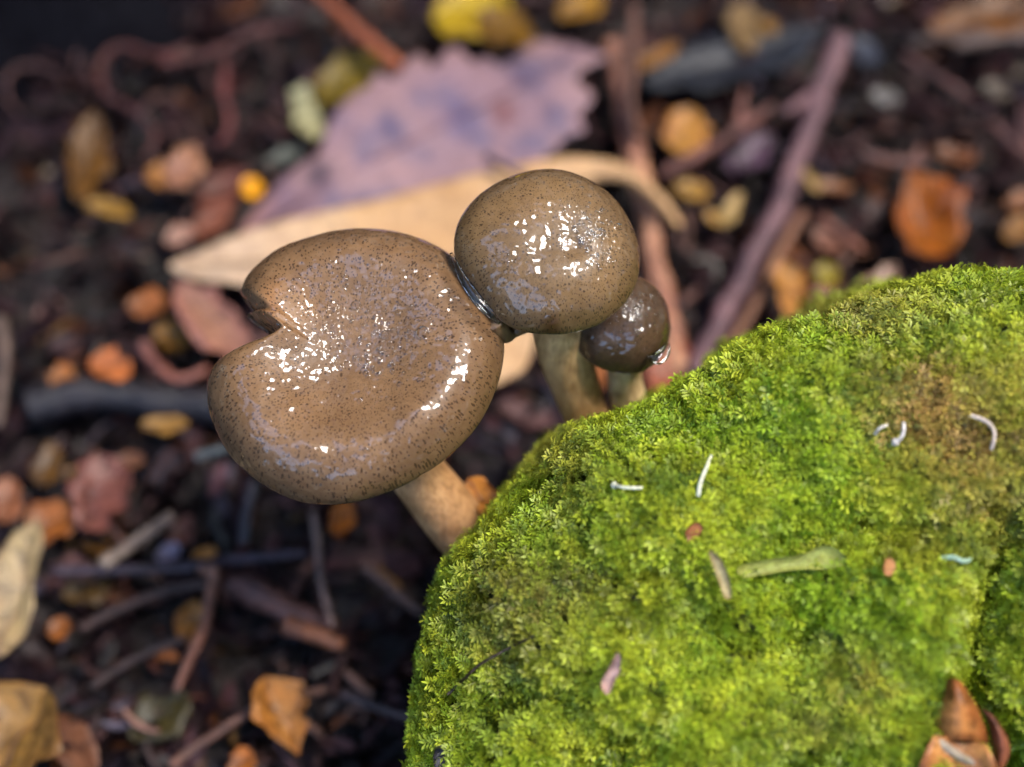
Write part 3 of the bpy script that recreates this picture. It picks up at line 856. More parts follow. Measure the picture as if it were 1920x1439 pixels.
# --- twigs
TWIGS = [
    ('stick', 'long purple-brown stick with a side knot lying across the litter', 'stick', [(1578, 70), (1548, 150), (1528, 205), (1496, 300), (1448, 415), (1402, 500), (1352, 600), (1300, 710)], 22, (150, 112, 118), dict(c2=(104, 74, 84), z=.018, taper=1.0, shoots=[(.2, 1470, 212, 15)])),
    ('stick', 'peeling pink-orange stick rising behind the middle-sized cap', 'stick', [(1150, 82), (1164, 190), (1186, 290), (1212, 390), (1232, 500), (1262, 640), (1290, 730)], 21, (228, 170, 130), dict(c2=(150, 92, 78), z=.014, taper=1.1, rough=.35)),
    ('twig', 'slim brown twig running alongside the peeling pink stick', 'twig', [(1186, 10), (1188, 90), (1182, 180), (1196, 260)], 12, (140, 96, 78), dict(c2=(104, 70, 60), z=.022)),
    ('twig', 'orange-brown twig ending at the toothed edge of the lilac leaf', 'twig', [(585, -20), (640, 30), (700, 85), (748, 128)], 14, (176, 96, 58), dict(c2=(136, 70, 44), z=.020, taper=1.1)),
    ('twig', 'red-brown twig with a short fork beside the purple-brown stick', 'twig', [(1240, 330), (1320, 285), (1390, 240), (1452, 200)], 12, (148, 98, 88), dict(c2=(112, 70, 64), z=.016, shoots=[(.66, 1396, 168, 10)])),
    ('twig', 'thin tan twig parallel to the purple-brown stick', 'twig', [(1508, 398), (1470, 460), (1430, 545), (1386, 620), (1340, 700)], 11, (180, 130, 96), dict(c2=(140, 94, 74), z=.015, taper=.9)),
    ('twig', 'grey-brown twig with a pale broken tip', 'twig', [(1788, 90), (1850, 78), (1940, 66)], 13, (128, 108, 98), dict(c2=(96, 76, 74), z=.018, taper=1.1)),
    ('twig', 'dull grey twig lying behind the pale-tipped twig', 'twig', [(1700, 84), (1770, 66), (1860, 62)], 9, (96, 80, 80), dict(z=.014)),
    ('twig', 'dark red twig slanting from under the grey twig pair', 'twig', [(1694, 106), (1760, 146), (1826, 186)], 9, (112, 72, 70), dict(z=.014)),
    ('twig', 'red-brown twig beside the orange-brown leaf scrap', 'twig', [(1858, 228), (1890, 262), (1935, 300)], 10, (118, 74, 70), dict(z=.014)),
    ('twig', 'pinkish twig with a forked end among pale crumbs', 'twig', [(1604, 284), (1660, 300), (1738, 304)], 11, (162, 116, 104), dict(c2=(130, 90, 84), z=.014, shoots=[(.8, 1726, 276, 8)])),
    ('twig', 'short reddish twig beside the tan-pink leaf scrap', 'twig', [(1538, 410), (1580, 440), (1616, 470)], 11, (158, 98, 78), dict(z=.013)),
    ('stick', 'thick black wet stick with a pale broken end', 'stick', [(48, 764), (130, 742), (240, 742), (330, 756), (430, 770)], 36, (44, 38, 46), dict(c2=(26, 22, 30), z=.012, taper=.9, rough=.16)),
    ('twig', 'thin purple-black twig passing under the golden leaf crumb', 'twig', [(96, 1072), (220, 1068), (330, 1062), (440, 1048), (580, 1036)], 11, (78, 60, 74), dict(c2=(58, 44, 58), z=.016)),
    ('twig', 'white-tipped pale twig propped on the thin purple twig', 'twig', [(192, 1060), (240, 1026), (290, 990), (324, 966)], 13, (178, 160, 140), dict(c2=(140, 114, 100), z=.018)),
    ('twig', 'forked tan twig bending down over the yellow-orange leaf', 'twig', [(404, 1070), (396, 1110), (384, 1170), (358, 1230), (330, 1296)], 11, (168, 116, 92), dict(c2=(140, 90, 72), z=.019, taper=.7, shoots=[(.05, 372, 1068, 10)])),
    ('stick', 'rough crumbling bark stick in the dark litter', 'stick', [(428, 1088), (500, 1124), (560, 1156), (628, 1180)], 24, (136, 88, 74), dict(c2=(92, 60, 58), z=.012, rough=.45)),
    ('twig', 'orange bark strip lying by the rough bark stick', 'twig', [(536, 1172), (590, 1188), (646, 1212)], 16, (160, 100, 66), dict(z=.015, rough=.4)),
    ('twig', 'fine grey root hanging beside the rough bark stick', 'twig', [(586, 960), (596, 1030), (600, 1080), (612, 1130), (624, 1176)], 7, (150, 128, 116), dict(c2=(118, 94, 90), z=.022)),
    ('twig', 'thin brown twig under the orange three-cornered leaf', 'twig', [(316, 1438), (400, 1378), (480, 1330), (560, 1302), (614, 1292)], 9, (122, 84, 68), dict(z=.014)),
    ('twig', 'grey-green stub of twig touching the rim of the large cap', 'twig', [(366, 858), (400, 848), (436, 838)], 10, (150, 156, 148), dict(c2=(128, 130, 126), z=.030)),
    ('twig', 'grey stalk rising past the thick black stick', 'twig', [(4, 596), (8, 690), (-4, 800)], 12, (112, 92, 82), dict(z=.020)),
    ('twig', 'pinkish curled twig near the bright orange leaf', 'twig', [(268, 644), (300, 690), (340, 712), (392, 692)], 12, (148, 100, 96), dict(c2=(168, 96, 66), z=.015)),
    ('twig', 'short dark twig tip poking out above the middle-sized cap', 'twig', [(910, 292), (940, 310), (985, 332)], 8, (82, 58, 72), dict(z=.030)),
    ('twig', 'dark brown twig below the thin purple twig', 'twig', [(150, 1180), (230, 1140), (320, 1106), (400, 1092)], 11, (84, 58, 50), dict(z=.012)),
    ('twig', 'blackish twig crossing the dim floor to the yellow-orange leaf', 'twig', [(170, 1290), (230, 1250), (300, 1214), (350, 1196)], 9, (70, 50, 48), dict(z=.012)),
    ('twig', 'slate twig under the large cap beside the dark orange leaf', 'twig', [(455, 1020), (462, 960), (478, 905)], 9, (96, 94, 100), dict(z=.014)),
    ('root', 'red thread-like root looping over dark soil', 'root', [(196, 180), (186, 120), (230, 86), (300, 104), (360, 84)], 8, (98, 48, 44), dict(z=.016)),
    ('root', 'red thread-like root hanging toward the tan-pink crumpled leaf', 'root', [(424, 118), (420, 180), (432, 230), (410, 270)], 9, (120, 60, 58), dict(z=.016)),
    ('root', 'dim red root running to the orange-brown twig', 'root', [(300, 120), (400, 100), (480, 60), (560, 50)], 9, (104, 52, 48), dict(z=.014)),
    ('root', 'dim red root near the dark tree foot', 'root', [(190, 180), (240, 200), (290, 250), (270, 300)], 8, (88, 46, 44), dict(z=.014)),
    ('twig', 'dark twig lying along the foot of the mossy log', 'twig', [(640, 1300), (720, 1330), (790, 1350)], 9, (74, 54, 56), dict(z=.014)),
    ('twig', 'dusky brown twig between the thick stem and the rough bark stick', 'twig', [(680, 1060), (740, 1110), (790, 1150)], 10, (92, 66, 58), dict(z=.012)),
]
for i, (nm, lab, cat, pts, r, c, kw) in enumerate(TWIGS):
    twig_px(nm, lab, cat, pts, r, c, seed=40 + i, **kw)


def fill_gap(d):
    """added opening in the leaves behind the camera, to let fill light in"""
    el = np.degrees(np.arcsin(np.clip(d[:, 2], -1, 1)))
    az = np.degrees(np.arctan2(d[:, 0], -d[:, 1]))
    return (np.abs(az + 26) < 30 + 10 * vnoise(d * 9, 3)) & (el > 16 + 6 * vnoise(d * 12, 5)) & (el < 46 + 6 * vnoise(d * 7, 8))


def build_tree():
    """the tree whose dark foot shows in the corner: trunk, limbs and a leafy crown, added out of view with gaps that shape the light"""
    c = G(140, 150, 0.0) + np.array([-0.145, 0.095, 0])
    root = empty('tree', (c[0], c[1], 0.0))
    tag(root, 'tree with a dark blue-grey foot in deep shade behind the red roots', 'tree')
    nt, nh = 120, 60
    th = np.linspace(0, 2 * math.pi, nt, endpoint=False)
    h = np.linspace(0, 1, nh) ** 2.2
    H, T = np.meshgrid(h * 4.4 - 0.02, th, indexing='ij')
    q = np.stack([np.cos(T) * 2.2, np.sin(T) * 2.2, H * 6], -1)
    R = 0.125 * (1 - 0.13 * H) + 0.05 * np.exp(-H / 0.05) + 0.012 * fbm(q, 3, 4) + 0.006 * np.abs(np.sin(7 * T + 2.5 * vnoise(q * .6, 6)))
    R += 0.02 * np.exp(-H / 0.07) * np.cos(5 * T + 1)
    v = np.stack([c[0] + R * np.cos(T) - 0.05 * H, c[1] + R * np.sin(T) + 0.05 * H, H], -1).reshape(-1, 3)
    mesh_obj('trunk', v, [tuple(reversed(q)) for q in grid_faces(nh, nt, True)], DRYBARK, root, np.tile(lin(22, 22, 29, KL), (len(v), 1)))
    top = np.array([c[0] - .2, c[1] + .2, 3.6])
    r2 = random.Random(5)
    for k in range(5):
        a = math.radians(60) + math.pi * 1.2 * k / 4 + r2.uniform(-.2, .2)
        e = top + np.array([math.cos(a) * 2.6, math.sin(a) * 2.6, r2.uniform(.4, 1.6)])
        path = spline([top - [0, 0, .3], (top + e) / 2 + [0, 0, .35], e], 14)
        lv, lf = tube(path, np.linspace(.05, .012, 14), 10, .15, k)
        mesh_obj('limb', lv, lf, BARK, root, np.tile(lin(60, 54, 50, KL), (len(lv), 1)))
    n = 34000
    a = rng.uniform(0, 2 * math.pi, n)
    rr = 5.6 * np.sqrt(rng.random(n))
    p = np.stack([rr * np.cos(a), rr * np.sin(a), 3.0 + 2.2 * rng.random(n) - 0.05 * rr ** 2], -1) + np.array([0, 0.3, 0])
    d = p - np.array([0, 0, 0.1])
    d /= np.linalg.norm(d, axis=1)[:, None]
    keep = np.ones(n, bool)
    jit = 0.05 * fbm(p / 0.35, 2, 90)
    for (g, rad) in ((np.array(SUN_DIR), 13.0), (np.array([-0.38, 0.06, 0.92]), 19.0)):  # leaves removed for the sun highlight and a blue sky reflection
        g = g / np.linalg.norm(g)
        keep &= np.arccos(np.clip(d @ g, -1, 1)) > math.radians(rad) + jit
    keep &= ~fill_gap(d)
    keep &= rng.random(n) < 0.55 + 0.45 * sstep(-.5, -.05, fbm(p / 0.8, 2, 95))
    p = p[keep]
    n = len(p)
    L = rng.uniform(.14, .26, n)
    u = rng.normal(size=(n, 3)); u[:, 2] *= .4; u /= np.linalg.norm(u, axis=1)[:, None]
    w = np.cross(u, rng.normal(size=(n, 3)) * [.5, .5, 1] + [0, 0, 1]); w /= np.linalg.norm(w, axis=1)[:, None]
    V = np.stack([p - u * L[:, None] * .5, p + w * L[:, None] * .28, p + u * L[:, None] * .5, p - w * L[:, None] * .28], 1).reshape(-1, 3)
    gc = np.array([.05, .09, .02]) * rng.uniform(.6, 1.4, n)[:, None]
    o = mesh_obj('shade_crown', V, (np.arange(n)[:, None] * 4 + np.arange(4)[None]), LEAF, root, np.repeat(gc, 4, 0))
    tag(o, kind='stuff')


build_tree()


def build_leaf_screen():
    """one mass of dark leaves added all round, out of view, to block low sky"""
    n = 26000
    a = rng.uniform(0, 2 * math.pi, n)
    r = rng.uniform(5.0, 8.5, n)
    p = np.stack([r * np.cos(a), r * np.sin(a), 0.1 + 5.4 * rng.random(n)], -1)
    keep = (rng.random(n) < 0.45 + 0.55 * sstep(-.4, .1, fbm(p / 1.1, 2, 33))) & ~fill_gap(p / np.linalg.norm(p, axis=1)[:, None])
    p = p[keep]
    n = len(p)
    L = rng.uniform(.3, .6, n)
    u = rng.normal(size=(n, 3)); u /= np.linalg.norm(u, axis=1)[:, None]
    w = np.cross(u, rng.normal(size=(n, 3))); w /= np.linalg.norm(w, axis=1)[:, None]
    V = np.stack([p - u * L[:, None] * .5, p + w * L[:, None] * .28, p + u * L[:, None] * .5, p - w * L[:, None] * .28], 1).reshape(-1, 3)
    gc = np.array([.06, .075, .025]) * rng.uniform(.5, 1.4, n)[:, None]
    o = mesh_obj('forest', V, (np.arange(n)[:, None] * 4 + np.arange(4)[None]), LEAF, cols=np.repeat(gc, 4, 0), world=False)
    tag(o, 'unseen dark leafy wood added all round to block low sky', 'forest', kind='stuff')


build_leaf_screen()

# ------------------------------------------------------------------ the mossy log
LOGC = (1750.0, 1400.0)
DS = 0.338
SIL = [(812, 1560), (812, 1420), (822, 1250), (878, 1066), (940, 992), (1012, 912), (1070, 848), (1210, 808), (1340, 744), (1450, 674),
       (1560, 630), (1684, 572), (1790, 552), (1920, 552)]
_th = [math.atan2(LOGC[1] - y, x - LOGC[0]) % (2 * math.pi) for x, y in SIL]
_rr = [math.hypot(x - LOGC[0], LOGC[1] - y) for x, y in SIL]
_extra = [(55, 980), (35, 1150), (10, 1350), (-20, 1500), (-50, 1500), (-80, 1250), (-110, 1060), (-140, 980)]
_pt = sorted(list(zip(_th, _rr)) + [(math.radians(a) % (2 * math.pi), r) for a, r in _extra])
_ta = np.array([p[0] for p in _pt])
_ra = np.array([p[1] for p in _pt])


def log_radius(t):
    t = np.asarray(t) % (2 * math.pi)
    return np.interp(t, np.concatenate([_ta - 2 * math.pi, _ta, _ta + 2 * math.pi]), np.tile(_ra, 3))


CLEFTS = np.vstack([spline(c, 30) for c in ([(1280, 1120), (1340, 1160), (1420, 1178), (1500, 1150)], [(985, 1440), (1050, 1390), (1120, 1352), (1170, 1340)],
                                            [(890, 1330), (940, 1300), (1000, 1262), (1080, 1240)], [(1360, 1450), (1430, 1390), (1500, 1352), (1560, 1362)],
                                            [(1560, 960), (1620, 985), (1690, 960)], [(1090, 1030), (1160, 1060), (1240, 1040)])])
GROOVE = spline([(1830, 960), (1806, 1060), (1776, 1150), (1752, 1240), (1790, 1330), (1830, 1400), (1850, 1500)], 40)


def log_points(T, F):
    """T: angle round the middle, F: 0 top .. 1 edge as seen from above the log .. 2 foot"""
    R = log_radius(T)
    a = np.clip(F, 0, 1) * math.pi / 2
    rho = np.sin(a) ** (2 / 2.6)
    h = 0.030 * np.cos(a) ** (2 / 2.6)
    b = np.clip(F - 1, 0, 1)
    rho = np.where(F > 1, 1 - 0.12 * b ** 2, rho)
    h = np.where(F > 1, -0.15 * b, h)
    px = LOGC[0] + R * rho * np.cos(T)
    py = LOGC[1] - R * rho * np.sin(T)
    d0 = DS
    pos = CAM + d0 * (FWD + (px - 960)[..., None] * PXW * RIGHT + (719.5 - py)[..., None] * PXW * UP) - h[..., None] * FWD
    dirn = (np.cos(T)[..., None] * RIGHT + np.sin(T)[..., None] * UP) * (rho ** 2)[..., None] - FWD * np.sqrt(np.clip(1 - rho ** 4, 0, 1))[..., None]
    lump = 0.0060 * fbm(pos / 0.030, 2, 21) + 0.0056 * fbm(pos / 0.010, 2, 27)
    g = np.full(px.shape, 1e9)
    for q in GROOVE:
        g = np.minimum(g, np.hypot(px - q[0], py - q[1]))
    lump = lump - 0.022 * np.exp(-(g / 50.0) ** 2) * (F < 1.0)
    g2 = np.full(px.shape, 1e9)
    for q in CLEFTS:
        g2 = np.minimum(g2, np.hypot(px - q[0], py - q[1]))
    lump = lump - 0.007 * np.exp(-(g2 / 22.0) ** 2) * (F < 1.0)
    lump = lump * np.where((F > 0.9) & (F < 1.3), 0.35, 1.0)
    pos = pos + dirn * lump[..., None]
    return pos, px, py, g


_T, _F = np.meshgrid(np.linspace(math.radians(60), math.radians(215), 420), np.linspace(0.02, 1.0, 260), indexing='ij')
_LP = log_points(_T, _F)[0].reshape(-1, 3)
_d = (_LP - CAM) @ FWD
_LX = 960 + (_LP - CAM) @ RIGHT / _d / PXW
_LY = 719.5 - (_LP - CAM) @ UP / _d / PXW


def L_(px, py, lift=0.0):
    """the point of the mossy log seen at a pixel, lifted into the tips of the moss"""
    k = np.argmin((_LX - px) ** 2 + (_LY - py) ** 2)
    return CAM + ray(px, py) * (_d[k] - lift)


def build_log():
    nt, nf = 300, 130
    T, F = np.meshgrid(np.linspace(0, 2 * math.pi, nt, endpoint=False), np.linspace(0.001, 2, nf), indexing='ij')
    T, F = T.T, F.T
    pos, px, py, g = log_points(T, F)
    v = pos.reshape(-1, 3)
    root = mesh_obj('mossy_log', v, [tuple(reversed(q)) for q in grid_faces(nf, nt, True)], log_material())
    tag(root, 'rounded log covered in bright green moss', 'log')
    # where moss grows
    q = np.array(grid_faces(nf, nt, True))
    tri = np.vstack([q[:, [0, 2, 1]], q[:, [0, 3, 2]]])
    A, B, C = v[tri[:, 0]], v[tri[:, 1]], v[tri[:, 2]]
    nrm = np.cross(B - A, C - A)
    area = np.linalg.norm(nrm, axis=1) / 2
    nrm /= (2 * area)[:, None] + 1e-15
    pxf, pyf, gf, Ff = (x.reshape(-1)[tri].mean(1) for x in (px, py, g, F))
    ok = (pxf < 2330) & (pyf < 1780) & (Ff < 1.42)
    wgt = area * ok * np.where(gf < 32, 0.12, 1.0) * np.where(Ff > 1.1, 0.6, 1.0)
    n = 58000
    pick = rng.choice(len(tri), n, p=wgt / wgt.sum())
    r1, r2 = np.sqrt(rng.random(n)), rng.random(n)
    base = (A[pick] * (1 - r1)[:, None] + B[pick] * (r1 * (1 - r2))[:, None] + C[pick] * (r1 * r2)[:, None])
    N = nrm[pick]
    pxs, pys, gs = pxf[pick], pyf[pick], gf[pick]
    # moss colours, with the shade of clefts painted into the dark ones
    yel, grn, drk, brn, olv = (np.array(c) for c in ((.46, .50, .035), (.27, .39, .020), (.07, .14, .012), (.44, .27, .09), (.32, .28, .06)))
    a = fbm(base / 0.014, 3, 51)
    b = fbm(base / 0.006, 2, 57)
    u = rng.random(n)
    mixv = np.clip(0.5 + 1.1 * a + 0.5 * b + (u - 0.5) * 0.6, 0, 1)
    col = grn + (yel - grn) * mixv[:, None]
    dk = np.clip(-2.6 * fbm(base / 0.010, 3, 63) - 0.42 + (u - .5) * .3, 0, 0.85)  # random dark blotches, deepened to stand for shaded clefts
    col = col + (drk - col) * dk[:, None]

    def patch(x, y, rx, ry, c, amt):
        nonlocal col
        w = np.exp(-(((pxs - x) / rx) ** 2 + ((pys - y) / ry) ** 2)) * amt * (0.55 + 0.9 * rng.random(n)) + 0.0
        w = np.clip(w + 0.5 * w * a, 0, 1)
        col = col + (np.array(c) - col) * w[:, None]
    patch(1670, 765, 100, 70, brn, 1.0)
    patch(1750, 830, 100, 60, brn, .9)
    patch(1900, 740, 90, 60, brn, .7)
    patch(1560, 625, 110, 30, olv, .8)
    patch(1700, 610, 110, 40, olv, .6)
    patch(1020, 1090, 120, 70, olv * .55, .85)
    patch(960, 1180, 90, 60, olv * .7, .7)
    patch(1480, 1300, 90, 50, olv, .6)
    patch(1560, 1210, 60, 50, brn * .8, .6)
    patch(1440, 1400, 70, 50, drk, .7)  # cleft shade painted into the colour
    patch(930, 1310, 50, 50, drk * .6, .9)  # darker cleft near the edge, its shade painted in too
    patch(1800, 950, 110, 60, brn * .75, .6)
    patch(1700, 1000, 90, 50, olv, .5)
    patch(1060, 880, 90, 50, olv * 1.2, .5)
    col *= rng.uniform(0.65, 1.3, n)[:, None]
    # a feathery shoot: bent axis with paired blunt leaflets
    ln = rng.uniform(0.0034, 0.0068, n)
    tang = rng.normal(size=(n, 3))
    tang -= (tang * N).sum(1)[:, None] * N
    tang /= np.linalg.norm(tang, axis=1)[:, None]
    lean = rng.uniform(0.25, 1.25, n)
    D0 = N + tang * (lean * 0.35)[:, None] + np.array([0, 0, 0.25])
    D0 /= np.linalg.norm(D0, axis=1)[:, None]
    D1 = N * 0.35 + tang * lean[:, None]
    D1 /= np.linalg.norm(D1, axis=1)[:, None]
    Sd = np.cross(D1, N)
    Sd /= np.linalg.norm(Sd, axis=1)[:, None] + 1e-9
    Nf = np.cross(Sd, D1)

    def axis(t):
        return base + ln[:, None] * (D0 * (t * (1 - 0.45 * t)) + D1 * (0.55 * t * t))
    tipc = np.array([.10, .12, .035]) * rng.uniform(0, 1.6, n)[:, None]
    V, Cc = [], []
    quads = []
    # axis strip
    wst = 0.00009
    levels = [0, .35, .7, 1.0]
    for t in levels:
        p = axis(t)
        V += [p - Sd * wst, p + Sd * wst]
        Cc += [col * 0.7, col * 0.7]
    nvp = len(levels) * 2
    for i in range(len(levels) - 1):
        quads.append((2 * i, 2 * i + 1, 2 * i + 3, 2 * i + 2))
    pairs = [.28, .42, .55, .68, .80, .91]
    for k_, t in enumerate(pairs):
        for s in (-1, 1):
            p = axis(t + 0.03 * s)
            tipd = (D1 * 0.55 + Sd * (s * 0.95) + Nf * rng.uniform(-0.15, 0.75, n)[:, None])
            tipd /= np.linalg.norm(tipd, axis=1)[:, None]
            ll = ln * rng.uniform(0.26, 0.44, n) * (1.05 - 0.5 * abs(t - .5))
            ww = ll * rng.uniform(0.20, 0.30, n)
            sidev = np.cross(tipd, Nf)
            sidev /= np.linalg.norm(sidev, axis=1)[:, None] + 1e-9
            m = p + tipd * (ll * 0.68)[:, None] + Nf * (ll * .05)[:, None]
            tp = p + tipd * ll[:, None] - Nf * (ll * 0.16)[:, None]
            V += [p, m - sidev * (ww * .5)[:, None], tp, m + sidev * (ww * .5)[:, None]]
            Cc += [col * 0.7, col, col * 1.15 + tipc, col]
            quads.append((nvp, nvp + 1, nvp + 2, nvp + 3))
            nvp += 4
    tp = axis(1.0)
    V += [axis(.93), tp - Sd * (ln * .06)[:, None], axis(1.14), tp + Sd * (ln * .06)[:, None]]
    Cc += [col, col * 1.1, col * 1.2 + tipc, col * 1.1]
    quads.append((nvp, nvp + 1, nvp + 2, nvp + 3))
    nvp += 4
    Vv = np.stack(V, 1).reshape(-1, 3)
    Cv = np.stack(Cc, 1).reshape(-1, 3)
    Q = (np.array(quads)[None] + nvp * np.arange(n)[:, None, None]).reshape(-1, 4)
    loc = np.array(root.location)
    me = bpy.data.meshes.new('moss')
    me.vertices.add(len(Vv))
    me.vertices.foreach_set('co', (Vv - loc).astype(np.float32).ravel())
    me.loops.add(len(Q) * 4)
    me.loops.foreach_set('vertex_index', Q.astype(np.int32).ravel())
    me.polygons.add(len(Q))
    me.polygons.foreach_set('loop_start', np.arange(0, len(Q) * 4, 4, dtype=np.int32))
    me.update(calc_edges=True)
    c4 = np.ones((len(Vv), 4), np.float32)
    c4[:, :3] = Cv
    me.color_attributes.new('col', 'FLOAT_COLOR', 'POINT').data.foreach_set('color', c4.ravel())
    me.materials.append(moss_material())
    mo = bpy.data.objects.new('moss', me)
    COL.objects.link(mo)
    mo.parent = root
    tag(mo, kind='stuff')
    return root


build_log()

# ------------------------------------------------------------------ mushrooms


def build_cap(root, outline, centre_px, depth, axis, profile, mat, wet_px=(), pale=(), notch=None, lump=0.0005, dimple=(), blend=(0.15, 0.95), rim_dark=0.72):
    """a cap turned on its axis: rim outline from the photograph on the cap's own plane, profile in cm over relative radius"""
    c = P(*centre_px, depth)
    n = np.array(axis, float)
    n /= np.linalg.norm(n)
    e1 = RIGHT - n * (RIGHT @ n)
    e1 /= np.linalg.norm(e1)
    e2 = np.cross(n, e1)

    def to_local(px, py):
        r = ray(px, py)
        t = ((c - CAM) @ n) / (r @ n)
        p = CAM + r * t - c
        return np.array([p @ e1, p @ e2])
    cur = spline(outline, len(outline) * 30, closed=True)
    loc = np.array([to_local(*p) for p in cur])
    ang = np.arctan2(loc[:, 1], loc[:, 0])
    rad = np.hypot(loc[:, 0], loc[:, 1])
    o = np.argsort(ang)
    ang, rad = ang[o], rad[o]
    nt = 320
    th = np.linspace(-math.pi, math.pi, nt, endpoint=False)
    R = np.interp(th, np.concatenate([ang - 2 * math.pi, ang, ang + 2 * math.pi]), np.tile(rad, 3))
    ker = np.array([1, 2, 3, 2, 1]) / 9.0
    R = np.convolve(np.concatenate([R[-2:], R, R[:2]]), ker, 'valid')
    prof = spline(profile, 120)
    Rm = R.mean()
    rr, zz = prof[:, 0], prof[:, 1] * 0.01
    w = sstep(blend[0], blend[1], rr)
    RR = Rm + (R[None, :] - Rm) * w[:, None]
    rad2 = rr[:, None] * RR
    x = rad2 * np.cos(th)[None]
    y = rad2 * np.sin(th)[None]
    top = (np.arange(120) <= int(np.argmax(rr)))
    z = np.repeat(zz[:, None], nt, 1)
    if notch:
        na, nw, nd = notch
        dth = (th - na + math.pi) % (2 * math.pi) - math.pi
        z = z - nd * np.exp(-(dth / nw) ** 2)[None] * (sstep(0.62, 1.0, rr) * top)[:, None]
    z = z + lump * fbm(np.stack([x, y, z], -1) / 0.011, 2, 71) * top[:, None]
    z = z + lump * 1.6 * vnoise(np.stack([x, y, 0 * z], -1) / 0.024, 73) * top[:, None]
    for (dx, dy, dr, dd) in dimple:
        q = to_local(dx, dy)
        z = z - dd * np.exp(-((x - q[0]) ** 2 + (y - q[1]) ** 2) / dr ** 2) * top[:, None]
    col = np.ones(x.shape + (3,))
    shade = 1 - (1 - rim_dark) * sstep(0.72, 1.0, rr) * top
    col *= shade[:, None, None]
    under = ~top
    col[under] = np.array([1.25, 1.2, 1.1])
    wet = np.zeros(x.shape)
    for (dx, dy, dr, dd) in wet_px:
        q = to_local(dx, dy)
        wet = np.maximum(wet, dd * np.exp(-((x - q[0]) ** 2 + (y - q[1]) ** 2) / dr ** 2))
    wet *= np.clip(0.6 + 1.2 * fbm(np.stack([x, y, 0 * z], -1) / 0.005, 2, 77), 0, 1.2) * top[:, None]
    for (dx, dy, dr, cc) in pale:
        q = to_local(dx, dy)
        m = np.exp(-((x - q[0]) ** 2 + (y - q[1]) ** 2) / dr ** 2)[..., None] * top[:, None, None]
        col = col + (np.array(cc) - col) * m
    v = np.stack([x, y, z], -1).reshape(-1, 3)
    ncol = col.reshape(-1, 3)
    f = [tuple(reversed(q)) for q in grid_faces(120, nt, True)]
    v = np.vstack([v, [0, 0, z[0].mean()]])
    ncol = np.vstack([ncol, ncol[0]])
    f += [(j, (j + 1) % nt, len(v) - 1) for j in range(nt)]
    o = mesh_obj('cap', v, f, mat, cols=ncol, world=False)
    a = o.data.attributes.new('wet', 'FLOAT', 'POINT')
    a.data.foreach_set('value', np.append(wet.ravel(), 0.0).astype(np.float32))
    M = Matrix([[e1[0], e2[0], n[0], c[0]], [e1[1], e2[1], n[1], c[1]], [e1[2], e2[2], n[2], c[2]], [0, 0, 0, 1]])
    o.parent = root
    o.matrix_local = Matrix.Translation(root.location).inverted() @ M
    # gills: thin radial blades under the cap
    gv, gf = [], []
    k = 90
    for i in range(k):
        t = 2 * math.pi * i / k
        Rg = float(np.interp(t - math.pi, th, R))
        d = np.array([math.cos(t - math.pi), math.sin(t - math.pi)])
        b = len(gv)
        for fr, zt, zb in ((0.2, -0.0005, -0.0055), (0.55, -0.001, -0.006), (0.86, -0.0025, -0.0048)):
            gv += [(*(d * Rg * fr), zt), (*(d * Rg * fr), zb)]
        gf += [(b, b + 1, b + 3, b + 2), (b + 2, b + 3, b + 5, b + 4)]
    g = mesh_obj('gills', gv, gf, STEM, cols=np.tile(lin(190, 165, 130, .6), (len(gv), 1)), world=False)
    tag(g, kind='stuff')
    g.parent = root
    g.matrix_local = Matrix.Translation(root.location).inverted() @ M

    top_grid = np.stack([x, y, z], -1)[top]
    Mn = np.array(M)

    def surf(px, py):                   # the point of the cap's upper side seen at a pixel
        r = ray(px, py)
        best = None
        q = to_local(px, py)
        for _ in range(12):
            dd = np.hypot(top_grid[..., 0] - q[0], top_grid[..., 1] - q[1])
            k2 = np.unravel_index(np.argmin(dd), dd.shape)
            h = top_grid[k2][2]
            t = ((c + n * h - CAM) @ n) / (r @ n)
            p = CAM + r * t - c
            q = np.array([p @ e1, p @ e2])
        if dd.min() > 0.0006 or k2[0] > 0.8 * top.sum():
            return None
        return c + e1 * q[0] + e2 * q[1] + n * h
    return o, surf, c, n


def build_stem(root, p0, p1, p2, r0, r1, c0, c1, seed):
    t = np.linspace(0, 1, 26)[:, None]
    path = (1 - t) ** 2 * p0 + 2 * t * (1 - t) * p1 + t ** 2 * p2
    rad = r0 + (r1 - r0) * t[:, 0] + 0.0006 * np.sin(t[:, 0] * 7 + seed)
    v, f = tube(path, rad, 28, 0.05, seed)
    k = np.clip(np.concatenate([np.repeat(t[:, 0], 28), [0, 1]]) + 0.25 * fbm(v / 0.006, 3, seed), 0, 1)[:, None]
    col = lin(*c0, KS) + (lin(*c1, KS) - lin(*c0, KS)) * k
    return mesh_obj('stem', v, f, STEM, root, col)


def build_drops(name, root, surf, spots, mat, seed, flat=0.6, res=(7, 10)):
    """small clear domes of water lying on a cap, one part"""
    V, F = [], []
    nu, nv = res
    for (px, py, r) in spots:
        c = surf(px, py)
        if c is None:
            continue
        b = len(V)
        d = -FWD * 0.5 + np.array([0, 0, 0.7])
        d /= np.linalg.norm(d)
        s = np.cross(d, RIGHT)
        for i in range(nu):
            a = math.pi * (i + 0.001) / (nu - 1 + 0.002)
            for j in range(nv):
                t = 2 * math.pi * j / nv
                V.append(c + r * (math.sin(a) * (math.cos(t) * RIGHT + math.sin(t) * s) + math.cos(a) * flat * d))
        F += grid_faces(nu, nv, True, b)
    o = mesh_obj(name, V, F, mat, root)
    return tag(o, kind='stuff')


